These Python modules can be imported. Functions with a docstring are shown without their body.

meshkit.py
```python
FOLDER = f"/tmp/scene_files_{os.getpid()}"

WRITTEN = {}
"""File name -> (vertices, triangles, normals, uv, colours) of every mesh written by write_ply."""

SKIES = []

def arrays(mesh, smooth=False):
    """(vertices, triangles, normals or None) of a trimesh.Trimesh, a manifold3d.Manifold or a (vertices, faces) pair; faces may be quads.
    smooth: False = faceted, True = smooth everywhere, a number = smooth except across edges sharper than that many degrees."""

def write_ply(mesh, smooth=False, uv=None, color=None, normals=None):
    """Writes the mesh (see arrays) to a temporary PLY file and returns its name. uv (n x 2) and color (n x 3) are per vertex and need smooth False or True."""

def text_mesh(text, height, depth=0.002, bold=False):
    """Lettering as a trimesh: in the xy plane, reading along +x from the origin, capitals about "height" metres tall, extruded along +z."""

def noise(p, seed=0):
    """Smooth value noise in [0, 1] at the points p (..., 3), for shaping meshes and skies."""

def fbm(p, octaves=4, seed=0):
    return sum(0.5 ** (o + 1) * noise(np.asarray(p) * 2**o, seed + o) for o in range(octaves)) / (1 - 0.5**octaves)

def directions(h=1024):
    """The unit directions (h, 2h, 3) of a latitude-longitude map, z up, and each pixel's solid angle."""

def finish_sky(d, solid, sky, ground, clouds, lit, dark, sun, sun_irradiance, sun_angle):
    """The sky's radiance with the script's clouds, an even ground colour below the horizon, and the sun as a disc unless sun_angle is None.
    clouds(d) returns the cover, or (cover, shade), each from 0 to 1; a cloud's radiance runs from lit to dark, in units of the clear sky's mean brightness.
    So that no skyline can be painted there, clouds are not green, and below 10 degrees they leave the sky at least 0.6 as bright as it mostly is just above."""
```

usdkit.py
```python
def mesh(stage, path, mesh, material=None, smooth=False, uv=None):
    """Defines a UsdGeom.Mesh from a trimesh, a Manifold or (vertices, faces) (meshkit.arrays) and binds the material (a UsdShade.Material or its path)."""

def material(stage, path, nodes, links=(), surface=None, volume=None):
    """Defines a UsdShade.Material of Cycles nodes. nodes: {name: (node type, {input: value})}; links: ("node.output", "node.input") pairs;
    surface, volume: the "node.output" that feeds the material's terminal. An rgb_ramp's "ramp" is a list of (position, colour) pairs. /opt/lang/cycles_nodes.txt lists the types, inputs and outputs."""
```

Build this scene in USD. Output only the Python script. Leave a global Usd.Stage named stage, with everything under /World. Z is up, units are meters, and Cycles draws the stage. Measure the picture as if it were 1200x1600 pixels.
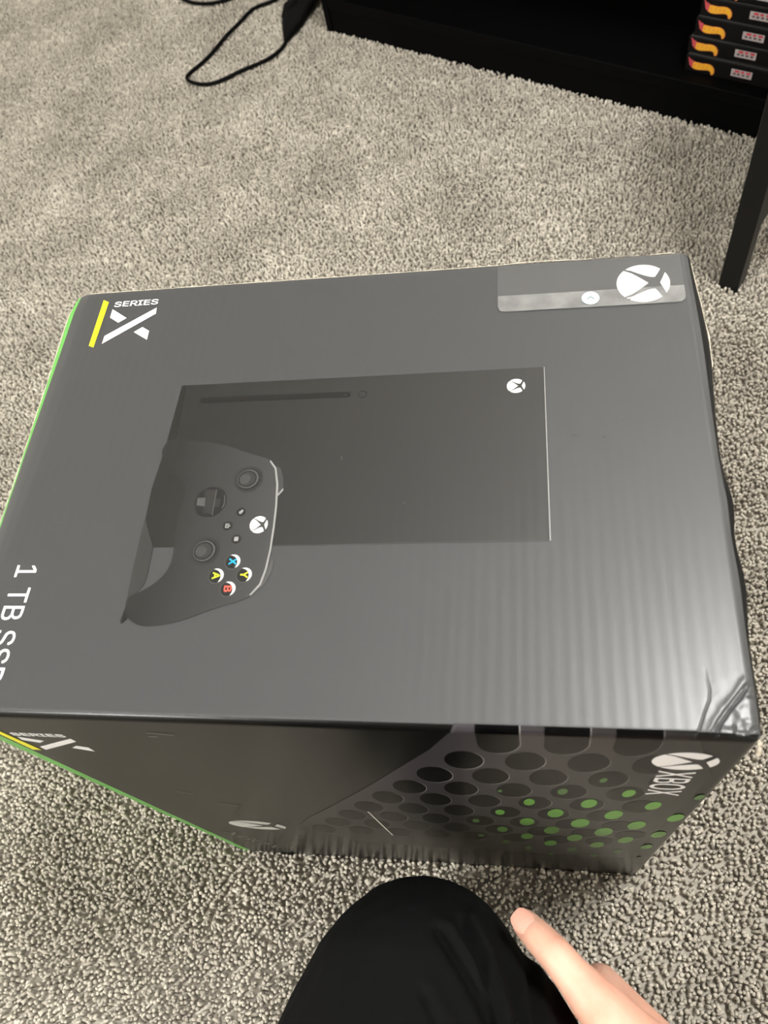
import math, random
import numpy as np
import trimesh
import manifold3d as m3
from shapely.geometry import Polygon, LineString, Point, box as sbox
from shapely import affinity
from pxr import Usd, UsdGeom, UsdLux, UsdShade, Gf, Sdf, Vt
import usdkit, meshkit

random.seed(7)
RNG = np.random.default_rng(7)
stage = Usd.Stage.CreateInMemory()
UsdGeom.SetStageUpAxis(stage, UsdGeom.Tokens.z)
UsdGeom.SetStageMetersPerUnit(stage, 1.0)
UsdGeom.Xform.Define(stage, '/World')
UsdGeom.Scope.Define(stage, '/World/Looks')

# ------------------------------------------------------------------ camera
CAM = np.array([0.3404, -0.1088, 0.9926])
RCAM = np.array([[0.984, 0.0752, -0.1612], [-0.0153, -0.867, -0.498], [-0.1773, 0.4926, -0.852]])   # rows: right, down, forward
cam = UsdGeom.Camera.Define(stage, '/World/camera')
mt = np.eye(4)
mt[0, :3], mt[1, :3], mt[2, :3], mt[3, :3] = RCAM[0], -RCAM[1], -RCAM[2], CAM
cam.AddTransformOp().Set(Gf.Matrix4d(mt.tolist()))
FOC = 5.7
cam.CreateFocalLengthAttr(FOC)
cam.CreateHorizontalApertureAttr(FOC * 1200 / 1255.4)
cam.CreateVerticalApertureAttr(FOC * 1600 / 1255.4)
cam.CreateFStopAttr(2.0)
cam.CreateFocusDistanceAttr(0.66)
cam.CreateClippingRangeAttr(Gf.Vec2f(0.02, 100))
cam.CreateExposureAttr(3.95)

# ------------------------------------------------------------------ lights: two ceiling lamps (their emission is in their builder) and a faint ambient
LAMPS = [((1.00, 0.40), 7.4), ((-1.05, -1.25), 12.0)]
dome = UsdLux.DomeLight.Define(stage, '/World/sky')
dome.CreateIntensityAttr(0.1)
dome.CreateColorAttr(Gf.Vec3f(0.95, 0.98, 1.0))

# ------------------------------------------------------------------ helpers
_names = {}
def numbered(parent, name):
    k = (str(parent), name)
    n = _names.get(k, 0)
    _names[k] = n + 1
    return f'{parent}/{name}' + (f'_{n:03d}' if n else '')

def mat(name, nodes, links=(), surface='p.BSDF'):
    return usdkit.material(stage, '/World/Looks/' + name, nodes, links, surface=surface)

def plain(name, col, rough=0.5, spec=0.5, **kw):
    return mat(name, {'p': ('principled_bsdf', {'base_color': col, 'roughness': rough, 'specular_ior_level': spec, **kw})})

def tag(prim, label=None, category=None, group=None, kind=None):
    p = prim.GetPrim()
    for k, v in (('label', label), ('category', category), ('group', group), ('kind', kind)):
        if v:
            p.SetCustomDataByKey(k, v)
    return p

def thing(name, label=None, category=None, group=None, loc=(0, 0, 0), rotz=0, kind=None):
    x = UsdGeom.Xform.Define(stage, numbered('/World', name))
    x.AddTranslateOp().Set(Gf.Vec3d(*map(float, loc)))
    if rotz:
        x.AddRotateZOp().Set(float(math.degrees(rotz)))
    return tag(x, label, category, group, kind)

def obj(name, mesh, m, parent='/World', smooth=False, label=None, category=None, group=None, kind=None):
    pp = parent if isinstance(parent, str) else str(parent.GetPath())
    g = usdkit.mesh(stage, numbered(pp, name), mesh, m, smooth=smooth)
    return tag(g, label, category, group, kind)

def T3(v, f):
    return trimesh.Trimesh(np.asarray(v, float), np.asarray(f, int), process=False)

def rbox(size, at=(0, 0, 0), r=0.003, seg=8):
    """box with rounded edges, centred on at"""
    s = np.array(size, float)
    r = min(r, s.min() * 0.45)
    ms = []
    for sx in (-1, 1):
        for sy in (-1, 1):
            for sz in (-1, 1):
                ms.append(m3.Manifold.sphere(r, seg).translate([sx * (s[0] / 2 - r), sy * (s[1] / 2 - r), sz * (s[2] / 2 - r)]))
    m = m3.Manifold.batch_hull(ms).translate(list(map(float, at))).to_mesh()
    return T3(m.vert_properties[:, :3], m.tri_verts)

def tube(path, radius, sides=10, caps=True):
    P = np.asarray(path, float)
    n = len(P)
    rad = np.full(n, radius) if np.ndim(radius) == 0 else np.asarray(radius, float)
    tg = np.gradient(P, axis=0)
    tg /= np.linalg.norm(tg, axis=1, keepdims=True)
    up = np.array([0, 0, 1.0]) if abs(tg[0, 2]) < 0.9 else np.array([1.0, 0, 0])
    vs = []
    for i in range(n):
        a = up - tg[i] * (up @ tg[i])
        a /= np.linalg.norm(a)
        up = a
        b = np.cross(tg[i], a)
        th = np.arange(sides) * 2 * np.pi / sides
        vs.append(P[i] + rad[i] * (np.cos(th)[:, None] * a + np.sin(th)[:, None] * b))
    V = np.vstack(vs)
    F = []
    for i in range(n - 1):
        for k in range(sides):
            a, b = i * sides + k, i * sides + (k + 1) % sides
            F += [[a, b, b + sides], [a, b + sides, a + sides]]
    if caps:
        V = np.vstack([V, P[0], P[-1]])
        for k in range(sides):
            F.append([(k + 1) % sides, k, n * sides])
            F.append([(n - 1) * sides + k, (n - 1) * sides + (k + 1) % sides, n * sides + 1])
    return T3(V, F)

def smooth_path(pts, n=80):
    from scipy.interpolate import splprep, splev
    P = np.asarray(pts, float)
    tck, _ = splprep(P.T, s=0, k=min(3, len(P) - 1))
    return np.array(splev(np.linspace(0, 1, n), tck)).T

def spline_poly(pts, n=160):
    from scipy.interpolate import splprep, splev
    P = np.asarray(pts, float)
    P = np.vstack([P, P[:1]])
    tck, _ = splprep(P.T, s=0, per=True, k=3)
    return Polygon(np.array(splev(np.linspace(0, 1, n), tck)).T[:-1]).buffer(0)

def lathe(profile, n=40):
    prof = np.asarray(profile, float)
    return trimesh.creation.revolve(prof, sections=n)

# ink outlines, in metres: on the top as (x, y), on the front as (x, z); green: x, z, half width
PR = {
    'yellow_bar': [(0.0193,0.3233),(0.0243,0.3207),(0.0238,0.2752),(0.0195,0.2771)],
    'slash': [(0.0658,0.3118),(0.0666,0.3056),(0.0298,0.2783),(0.0298,0.286)],
    'x_up': [(0.0294,0.313),(0.0435,0.3029),(0.0378,0.2986),(0.0295,0.3044)],
    'x_dn': [(0.0588,0.2928),(0.0651,0.2885),(0.0654,0.2798),(0.0529,0.2882)],
    'series': [(0.0298,0.3176),(0.0657,0.3179),(0.0302,0.3144),(0.066,0.315),(0.0291,0.3207),(0.0655,0.3208)],
    'console': [(0.1027,0.2349),(0.3516,0.2365),(0.3523,0.1096),(0.1064,0.1071),(0.1022,0.1875)],
    'slot': [(0.1217,0.223),(0.223,0.2236),(0.2249,0.2207),(0.2231,0.2179),(0.1226,0.2186)],
    'eject': [(0.233,0.2205),(0.2358,0.2204),(0.2328,0.2234)],
    'ctrl': [(0.1208,0.1869),(0.1355,0.1845),(0.1536,0.179),(0.1665,0.1741),(0.1774,0.1693),(0.1817,0.1637),(0.1848,0.1511),(0.1862,0.1356),(0.187,0.1206),(0.1871,0.1048),(0.1863,0.0919),(0.1841,0.0815),(0.1792,0.0748),(0.1682,0.0697),(0.1539,0.0646),(0.1398,0.0589),(0.1262,0.0557),(0.1163,0.0551),(0.109,0.0575),(0.1041,0.062),(0.102,0.0687),(0.102,0.0722),(0.1088,0.0768),(0.1167,0.0821),(0.1225,0.0891),(0.1248,0.0968),(0.1245,0.1065),(0.1235,0.1189),(0.1232,0.1342),(0.1235,0.1473),(0.1199,0.1554),(0.112,0.161),(0.1052,0.1695),(0.1001,0.1809),(0.1027,0.1865)],
    'ctrl_left': [(0.099,0.1869),(0.0983,0.1753),(0.1003,0.1505),(0.0997,0.1399),(0.1004,0.1167),(0.1005,0.0945),(0.1022,0.0569),(0.1046,0.0599),(0.102,0.0687),(0.1024,0.0728),(0.1143,0.0827),(0.1248,0.0968),(0.1245,0.1065),(0.1232,0.1342),(0.1235,0.1473),(0.1199,0.1554),(0.112,0.161),(0.1052,0.1695)],
    'ctrl_shadow': [(0.1009,0.1346),(0.1004,0.1167),(0.1008,0.1006),(0.1014,0.0768),(0.1106,0.0815),(0.1115,0.0874),(0.1087,0.1067),(0.1062,0.1073)],
    'gap': [(0.1075,0.1069),(0.1238,0.1068),(0.1248,0.0968),(0.1225,0.0891),(0.1167,0.0821),(0.1106,0.0815),(0.1109,0.0874)],
    'rim': [(0.1773,0.1697),(0.182,0.1637),(0.1851,0.1511),(0.1866,0.1356),(0.1873,0.1206),(0.1874,0.1048),(0.1866,0.0919),(0.1845,0.0813),(0.1793,0.0744),(0.1785,0.0753),(0.1835,0.0822),(0.1855,0.0924),(0.1863,0.1051),(0.1861,0.1208),(0.1854,0.1358),(0.1838,0.1511),(0.1811,0.1628),(0.1769,0.1686)],
    'trig1': [(0.1815,0.1655),(0.1847,0.1636),(0.188,0.1549),(0.1887,0.1477),(0.1859,0.143),(0.1844,0.1537)],
    'trig1e': [(0.1886,0.1484),(0.1891,0.1468),(0.1862,0.1427),(0.1857,0.1438)],
    'trig2': [(0.1883,0.0989),(0.1898,0.0977),(0.1898,0.0907),(0.1875,0.0838),(0.1848,0.0793),(0.184,0.0804),(0.1859,0.0873)],
    'st1': [(0.1653,0.1558),(0.1724,0.1556),(0.164,0.1638),(0.1636,0.1556),(0.1683,0.1554)],
    'st2': [(0.1456,0.1042),(0.1528,0.1041),(0.1441,0.1122)],
    'dpad': [(0.142,0.139),(0.1524,0.1388),(0.14,0.1495)],
    'dpad_arm': [(0.1329,0.1422),(0.1382,0.1421),(0.1389,0.1358),(0.1334,0.1366)],
    'dpad_v': [(0.137,0.1483),(0.1449,0.1478),(0.1453,0.13),(0.1386,0.1314)],
    'dpad_h': [(0.1382,0.1421),(0.1437,0.1416),(0.1484,0.1415),(0.149,0.1353),(0.1437,0.1351),(0.1389,0.1358)],
    'dpad_l1': [(0.1444,0.1484),(0.145,0.1481),(0.1455,0.1293),(0.1449,0.1296)],
    'dpad_l2': [(0.1508,0.144),(0.1518,0.1414),(0.1521,0.1369),(0.151,0.1337),(0.1506,0.1342),(0.1514,0.1375),(0.1512,0.1414),(0.1503,0.1435)],
    'clogo': [(0.1771,0.1222),(0.1826,0.1221),(0.1762,0.1278)],
    'b_share': [(0.1638,0.1314),(0.1666,0.1314),(0.1633,0.1347)],
    'b_view': [(0.1567,0.1216),(0.1594,0.1216),(0.1561,0.1249)],
    'b_menu': [(0.164,0.1123),(0.1668,0.1122),(0.1635,0.1155)],
    'b_X': [(0.1645,0.0969),(0.1692,0.0969),(0.1636,0.1017)],
    'b_Y': [(0.1732,0.0881),(0.1778,0.0881),(0.1724,0.0927)],
    'b_A': [(0.1557,0.0875),(0.1604,0.0875),(0.1548,0.0922)],
    'b_B': [(0.1646,0.0789),(0.1692,0.0789),(0.1638,0.0835)],
    'logo_s': [(0.3335,0.2218),(0.3392,0.2215),(0.3336,0.2275)],
    'logo_l': [(0.4184,0.3052),(0.436,0.3036),(0.4198,0.3219)],
    'tape': [(0.3215,0.3374),(0.3217,0.2866),(0.4447,0.2857),(0.3218,0.301),(0.4466,0.2995)],
    'dot': [(0.3835,0.294),(0.3894,0.2935),(0.3838,0.2997)],
    'tb': [(0.0367,0.0945),(0.0214,0.0924),(0.0564,0.0191),(0.0372,0.0187)],
    'fy': [(0.0162,0.546),(0.0118,0.5391),(0.0117,0.497),(0.0178,0.4963)],
    'fslash': [(0.0592,0.5305),(0.0595,0.5237),(0.0239,0.4977),(0.0241,0.5057)],
    'fup': [(0.0231,0.5308),(0.0364,0.5222),(0.0308,0.5171),(0.0218,0.5227)],
    'fdn': [(0.0476,0.5064),(0.0533,0.5121),(0.06,0.5087),(0.0594,0.4985)],
    'fser': [(0.0238,0.54),(0.0582,0.5334),(0.0553,0.54)],
    'flogo_wedge': [(0.4042,0.5281),(0.4048,0.538),(0.4085,0.5433),(0.4138,0.5435),(0.4244,0.5308),(0.4147,0.5211),(0.4094,0.5189)],
    'flogo_ext': [(0.4042,0.5281),(0.4377,0.5374),(0.4185,0.5518),(0.4214,0.5137)],
    'xbox': [(0.431,0.507),(0.4103,0.5072),(0.4295,0.4432),(0.4092,0.4401)],
    'green': [(0.3823,0.4775,0.0021),(0.3593,0.4384,0.0032),(0.4004,0.4418,0.0038),(0.3376,0.3966,0.0038),(0.3779,0.4015,0.0051),(0.4196,0.4046,0.0047),(0.4435,0.4397,0.0027),(0.3563,0.3586,0.0056),(0.3972,0.3633,0.0059),(0.4397,0.3637,0.005),(0.3353,0.3151,0.0055),(0.3756,0.3209,0.0066),(0.4171,0.3244,0.0061),(0.3548,0.2801,0.006),(0.3955,0.2854,0.0067),(0.4375,0.2872,0.0052),(0.3346,0.2411,0.0051),(0.3745,0.2474,0.0061),(0.4159,0.251,0.0057),(0.355,0.209,0.0053),(0.395,0.2144,0.0055),(0.4362,0.2195,0.0045),(0.3355,0.1715,0.0032),(0.3748,0.1766,0.0044),(0.4156,0.1827,0.0037),(0.356,0.1393,0.0024),(0.3962,0.1451,0.003),(0.4374,0.1487,0.0019),(0.3186,0.4312,0.0012),(0.3156,0.3514,0.0035),(0.2948,0.3075,0.0027),(0.3147,0.272,0.0043),(0.2947,0.2327,0.0026),(0.315,0.2,0.0032)],
    'grille': [(0.3012,0.58),(0.2829,0.5358),(0.2549,0.4797),(0.2218,0.413),(0.1816,0.3372),(0.1495,0.279),(0.1454,0.2211),(0.1731,0.0919)],
    'holes_meas': [(0.3009,0.5148),(0.2784,0.472),(0.2566,0.4293),(0.2349,0.3876),(0.2134,0.3458),(0.1929,0.3051),(0.1726,0.2645),(0.3149,0.4742),(0.2927,0.4324),(0.2712,0.3886),(0.2506,0.3468),(0.2311,0.3053),(0.3358,0.5175),(0.3309,0.4361),(0.3084,0.3915),(0.2875,0.3507),(0.2676,0.3072),(0.2487,0.2611),(0.3231,0.5489)],
    'scratch': [(0.2101,0.3246),(0.211,0.2039)],
    'lowlogo': [(0.0567,0.2269),(0.0793,0.2383),(0.0939,0.2253),(0.0814,0.2048),(0.0643,0.2066)],
    'lowlogo2': [(0.0845,0.1992),(0.1002,0.2202),(0.1099,0.203),(0.0939,0.1929)],
    'lowtext': [(0.0275,0.1623),(0.0402,0.1492),(0.0301,0.124),(0.0401,0.111),(0.0463,0.0473),(0.0247,0.0512)],
    'cr1': [(0.4193,0.0013),(0.4215,0.0058),(0.4245,0.0132),(0.4273,0.019),(0.4281,0.0243),(0.4274,0.0308),(0.427,0.0351)],
    'cr2': [(0.4283,0.0012),(0.4315,0.0079),(0.4361,0.014),(0.4431,0.022),(0.4466,0.0274),(0.4517,0.0314)],
    'cr3': [(0.426,0.0026),(0.4315,0.0105),(0.4398,0.0208),(0.4455,0.0274)],
    'cr4': [(0.4461,0.0213),(0.4503,0.0216),(0.4485,0.0237),(0.451,0.0264)],
    'cr5': [(0.4375,0.0066),(0.4378,0.0034),(0.4422,0.0035),(0.4461,0.0022),(0.4492,0.0021)],
    'cr6': [(0.4455,0.0051),(0.449,0.0077)],
}

# ------------------------------------------------------------------ materials of the setting
M_CARPET_BASE = plain('carpet_backing', (0.42, 0.39, 0.335), 0.95, 0.1)
M_WALL = mat('wall_paint', {'tc': ('geometry', {}), 'n': ('noise_texture', {'scale': 60.0, 'detail': 3.0}), 'b': ('bump', {'strength': 0.1, 'distance': 0.002}),
                            'p': ('principled_bsdf', {'base_color': (0.74, 0.71, 0.66), 'roughness': 0.8})},
             [('tc.position', 'n.vector'), ('n.fac', 'b.height'), ('b.normal', 'p.normal')])
M_CEIL = plain('ceiling_paint', (0.8, 0.79, 0.76), 0.9, 0.2)
M_TRIM = plain('trim_paint', (0.8, 0.79, 0.77), 0.45)

# ------------------------------------------------------------------ room: axes t (along the TV stand) and n (towards it)
TA = np.array([0.853, -0.522, 0.0]); TA /= np.linalg.norm(TA)
NA = np.array([0.522, 0.853, 0.0]); NA /= np.linalg.norm(NA)
RZ = math.atan2(TA[1], TA[0])
def room(t, n, z=0.0):
    return TA * t + NA * n + np.array([0, 0, z])
def in_room(mesh):
    """mesh given in (t, n, z) turned into the world"""
    A = np.eye(4); A[:3, 0], A[:3, 1] = TA, NA
    m = mesh.copy(); m.apply_transform(A)
    return m
def span(t0, t1, n0, n1, z0, z1, r=0.0015):
    return in_room(rbox((t1 - t0, n1 - n0, z1 - z0), ((t0 + t1) / 2, (n0 + n1) / 2, (z0 + z1) / 2), r))

RT0, RT1, RN0, RN1, RH = -2.3, 1.75, -2.3, 1.95, 2.42
fl = obj('floor', in_room(trimesh.creation.box((RT1 - RT0, RN1 - RN0, 0.06), trimesh.transformations.translation_matrix(((RT0 + RT1) / 2, (RN0 + RN1) / 2, -0.03)))), M_CARPET_BASE, kind='structure')
def wall(name, t0, t1, n0, n1, z0=0.0, z1=RH):
    return obj(name, span(t0, t1, n0, n1, z0, z1), M_WALL, kind='structure')
wall('wall_back', RT0, RT1, RN1, RN1 + 0.1)
wall('wall_front', RT0, RT1, RN0 - 0.1, RN0)
wall('wall_left', RT0 - 0.1, RT0, RN0 - 0.1, RN1 + 0.1)
wall('wall_right', RT1, RT1 + 0.1, RN0 - 0.1, RN1 + 0.1)
obj('ceiling', span(RT0 - 0.1, RT1 + 0.1, RN0 - 0.1, RN1 + 0.1, RH, RH + 0.1), M_CEIL, kind='structure')
obj('baseboard_back', span(RT0 + 0.012, RT1 - 0.012, RN1 - 0.012, RN1, 0.0, 0.09), M_TRIM, kind='structure')
obj('baseboard_left', span(RT0, RT0 + 0.012, RN0, RN1, 0.0, 0.09), M_TRIM, kind='structure')
obj('baseboard_right', span(RT1 - 0.012, RT1, RN0, RN1, 0.0, 0.09), M_TRIM, kind='structure')

# ceiling lamp: a flush round fitting
LAMP_LABEL = ['round white flush ceiling lamp, nearer the TV stand and side table', 'round white flush ceiling lamp behind the kneeling person']
for k, ((lx, ly), power) in enumerate(LAMPS):
    ml = mat(f'lamp_diffuser_{k + 1}', {'e': ('emission', {'color': (1.0, 0.985, 0.955), 'strength': power})}, surface='e.emission')
    lamp = thing('ceiling_lamp', LAMP_LABEL[k], 'lamp', loc=(lx, ly, RH))
    obj('lamp_base', lathe([(0, 0), (0.25, 0), (0.25, -0.03), (0.235, -0.035), (0, -0.035)]), M_TRIM, lamp, smooth=30)
    obj('diffuser', lathe([(0.0, -0.036), (0.232, -0.036), (0.235, -0.045), (0.22, -0.07), (0.16, -0.09), (0.08, -0.098), (0, -0.1)]), ml, lamp, smooth=40)

# ------------------------------------------------------------------ carpet pile: patches of twisted yarn tufts
def yarn_material():
    return mat('carpet_yarn', {
        'g': ('geometry', {}),
        'n1': ('noise_texture', {'scale': 75.0, 'detail': 1.5}), 'n2': ('noise_texture', {'scale': 7.0, 'detail': 3.0}),
        'a': ('math', {'math_type': 'multiply', 'value2': 0.50}),
        'b': ('math', {'math_type': 'multiply_add', 'value2': 0.70}),
        'c': ('math', {'math_type': 'multiply_add', 'value2': 0.55}),
        's': ('math', {'math_type': 'subtract', 'value2': 0.37}),
        'r': ('rgb_ramp', {'ramp': YARN_RAMP}),
        'fn': ('noise_texture', {'scale': 900.0, 'detail': 2.0}), 'bu': ('bump', {'strength': 0.4, 'distance': 0.001}),
        'p': ('principled_bsdf', {'roughness': 0.8, 'specular_ior_level': 0.3})},
        [('g.position', 'n1.vector'), ('g.position', 'n2.vector'), ('g.random_per_island', 'a.value1'), ('n1.fac', 'b.value1'), ('a.value', 'b.value3'),
         ('n2.fac', 'c.value1'), ('b.value', 'c.value3'), ('c.value', 's.value1'), ('s.value', 'r.fac'), ('r.color', 'p.base_color'),
         ('g.position', 'fn.vector'), ('fn.fac', 'bu.height'), ('bu.normal', 'p.normal')])
YARN_RAMP = [(0.0, (0.25, 0.228, 0.19)), (0.3, (0.435, 0.403, 0.342)), (0.55, (0.65, 0.61, 0.53)), (0.8, (0.85, 0.81, 0.725)), (1.0, (0.94, 0.905, 0.83))]
M_YARN = yarn_material()

PATCH, PITCH, PILE = 0.0650, 0.0050, 0.0120
def tuft(rng, x, y):
    """one bent twisted tuft, 5 sides"""
    h = PILE * rng.uniform(0.66, 1.12)
    lean = (rng.uniform(0.03, 0.28) if rng.random() < 0.84 else rng.uniform(0.25, 0.75)) * h
    a = rng.uniform(0, 2 * np.pi)
    a2 = a + rng.normal(0, 0.9)
    d1, d2 = np.array([np.cos(a), np.sin(a)]), np.array([np.cos(a2), np.sin(a2)])
    r = rng.uniform(0.0016, 0.0025)
    p0 = np.array([x, y])
    pts = [(*p0, 0.0), (*(p0 + d1 * lean * 0.25), h * 0.5), (*(p0 + d1 * lean * 0.62), h * 0.86), (*(p0 + d1 * lean * 0.72 + d2 * lean * 0.42), h * rng.uniform(0.86, 1.02))]
    rad = [r * 0.85, r, r * 1.08, r * 0.82]
    sides = 5
    th = np.arange(sides) * 2 * np.pi / sides + rng.uniform(0, 6)
    P = np.array(pts)
    tg = np.gradient(P, axis=0); tg /= np.linalg.norm(tg, axis=1, keepdims=True)
    up = np.array([np.cos(a + 1.57), np.sin(a + 1.57), 0.0])
    V = []
    for i in range(4):
        u = up - tg[i] * (up @ tg[i]); u /= np.linalg.norm(u)
        w = np.cross(tg[i], u)
        V.append(P[i] + rad[i] * (np.cos(th)[:, None] * u + np.sin(th)[:, None] * w))
    V = np.vstack(V + [(P[3] + tg[3] * r * 0.7)[None]])
    F = []
    for i in range(3):
        for k in range(sides):
            p, q = i * sides + k, i * sides + (k + 1) % sides
            F += [[p, q, q + sides], [p, q + sides, p + sides]]
    F += [[15 + k, 15 + (k + 1) % sides, 20] for k in range(sides)]
    return V, np.array(F)

def patch(seed):
    rng = np.random.default_rng(seed)
    n = int(round(PATCH / PITCH))
    Vs, Fs, o = [], [], 0
    for i in range(n):
        for j in range(n):
            x = ((i + 0.5) / n - 0.5) * PATCH + rng.normal(0, 0.0013)
            y = ((j + 0.5) / n - 0.5) * PATCH + rng.normal(0, 0.0013)
            v, f = tuft(rng, x, y)
            Vs.append(v); Fs.append(f + o); o += len(v)
    return np.vstack(Vs), np.vstack(Fs)

pile = UsdGeom.PointInstancer.Define(stage, '/World/carpet_pile')
NV = 9
for k in range(NV):
    usdkit.mesh(stage, f'/World/carpet_pile/tuft_patch' + (f'_{k:03d}' if k else ''), patch(100 + k), M_YARN, smooth=True)
    pile.GetPrototypesRel().AddTarget(f'/World/carpet_pile/tuft_patch' + (f'_{k:03d}' if k else ''))
pos, idx, quats = [], [], []
rng = np.random.default_rng(5)
for i in range(int(6.4 / PATCH)):
    for j in range(int(6.4 / PATCH)):
        x, y = -3.3 + (i + 0.5) * PATCH, -3.3 + (j + 0.5) * PATCH
        t, n = TA[0] * x + TA[1] * y, NA[0] * x + NA[1] * y
        if not (RT0 + 0.06 < t < RT1 - 0.06 and RN0 + 0.05 < n < RN1 - 0.06):
            continue
        if 0.04 < x < 0.41 and 0.04 < y < 0.29:          # under the box
            continue
        pos.append((x, y, 0.0)); idx.append(int(rng.integers(NV)))
        q = rng.integers(4) * math.pi / 2 + rng.normal(0, 0.02)
        quats.append(Gf.Quath(math.cos(q / 2), 0, 0, math.sin(q / 2)))
pile.CreatePositionsAttr(Vt.Vec3fArray([Gf.Vec3f(*p) for p in pos]))
pile.CreateProtoIndicesAttr(Vt.IntArray(idx))
pile.CreateOrientationsAttr(Vt.QuathArray(quats))
tag(pile, 'grey-beige twisted cut pile of the wall-to-wall carpet', 'carpet', kind='stuff')

# ------------------------------------------------------------------ the big carton
BL, BW, BH, BR = 0.45, 0.3336, 0.5793, 0.0045
TOP_ROUGH, TOP_BASE = 0.52, (0.0338, 0.0353, 0.0370)
def pos_ramp(axis, lo, hi, c0, c1):
    return ({'g': ('geometry', {}), 'x': ('separate_xyz', {}), 'm': ('map_range', {'from_min': lo, 'from_max': hi, 'clamp': True}), 'r': ('rgb_ramp', {'ramp': [(0, c0), (1, c1)]})},
            [('g.position', 'x.vector'), ('x.' + axis, 'm.value'), ('m.result', 'r.fac'), ('r.color', 'p.base_color')])
CORR = {'gp': ('geometry', {}), 'mp': ('mapping', {'scale': (1.0, 0.06, 1.0)}),
        'wv': ('wave_texture', {'wave_type': 'bands', 'bands_direction': 'x', 'profile': 'sine', 'scale': 44.0, 'distortion': 2.2, 'detail': 2.0, 'detail_scale': 1.2}),
        'nz': ('noise_texture', {'scale': 11.0, 'detail': 2.0}), 'ns': ('noise_texture', {'scale': 170.0, 'detail': 2.0}),
        'h1': ('math', {'math_type': 'multiply', 'value2': 0.5}), 'h2': ('math', {'math_type': 'multiply_add', 'value2': 0.09}),
        'bu': ('bump', {'strength': 0.32, 'distance': 0.0006}), 'p': None}
CORR_L = [('gp.position', 'mp.vector'), ('mp.vector', 'wv.vector'), ('gp.position', 'nz.vector'), ('gp.position', 'ns.vector'),
          ('wv.fac', 'h1.value1'), ('ns.fac', 'h2.value1'), ('h1.value', 'h2.value3'), ('h2.value', 'bu.height'), ('bu.normal', 'p.normal'), ('bu.normal', 'p.coat_normal')]
def board(name, col=None, rough=TOP_ROUGH, spec=0.3, ramp=None, bump=1.0, coat=0.55):
    """printed corrugated cardboard: the fluting telegraphs through the print"""
    nodes = {k: v for k, v in CORR.items()}
    nodes['bu'] = ('bump', {'strength': 0.11 * bump, 'distance': 0.0006})
    links = list(CORR_L)
    nodes['p'] = ('principled_bsdf', {'roughness': rough, 'specular_ior_level': spec, **({'coat_weight': coat, 'coat_roughness': 0.32} if coat else {}), **({'base_color': col} if col else {})})
    if ramp:
        n2, l2 = pos_ramp(*ramp)
        nodes.update(n2); links += l2
    return mat(name, nodes, links)

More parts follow.
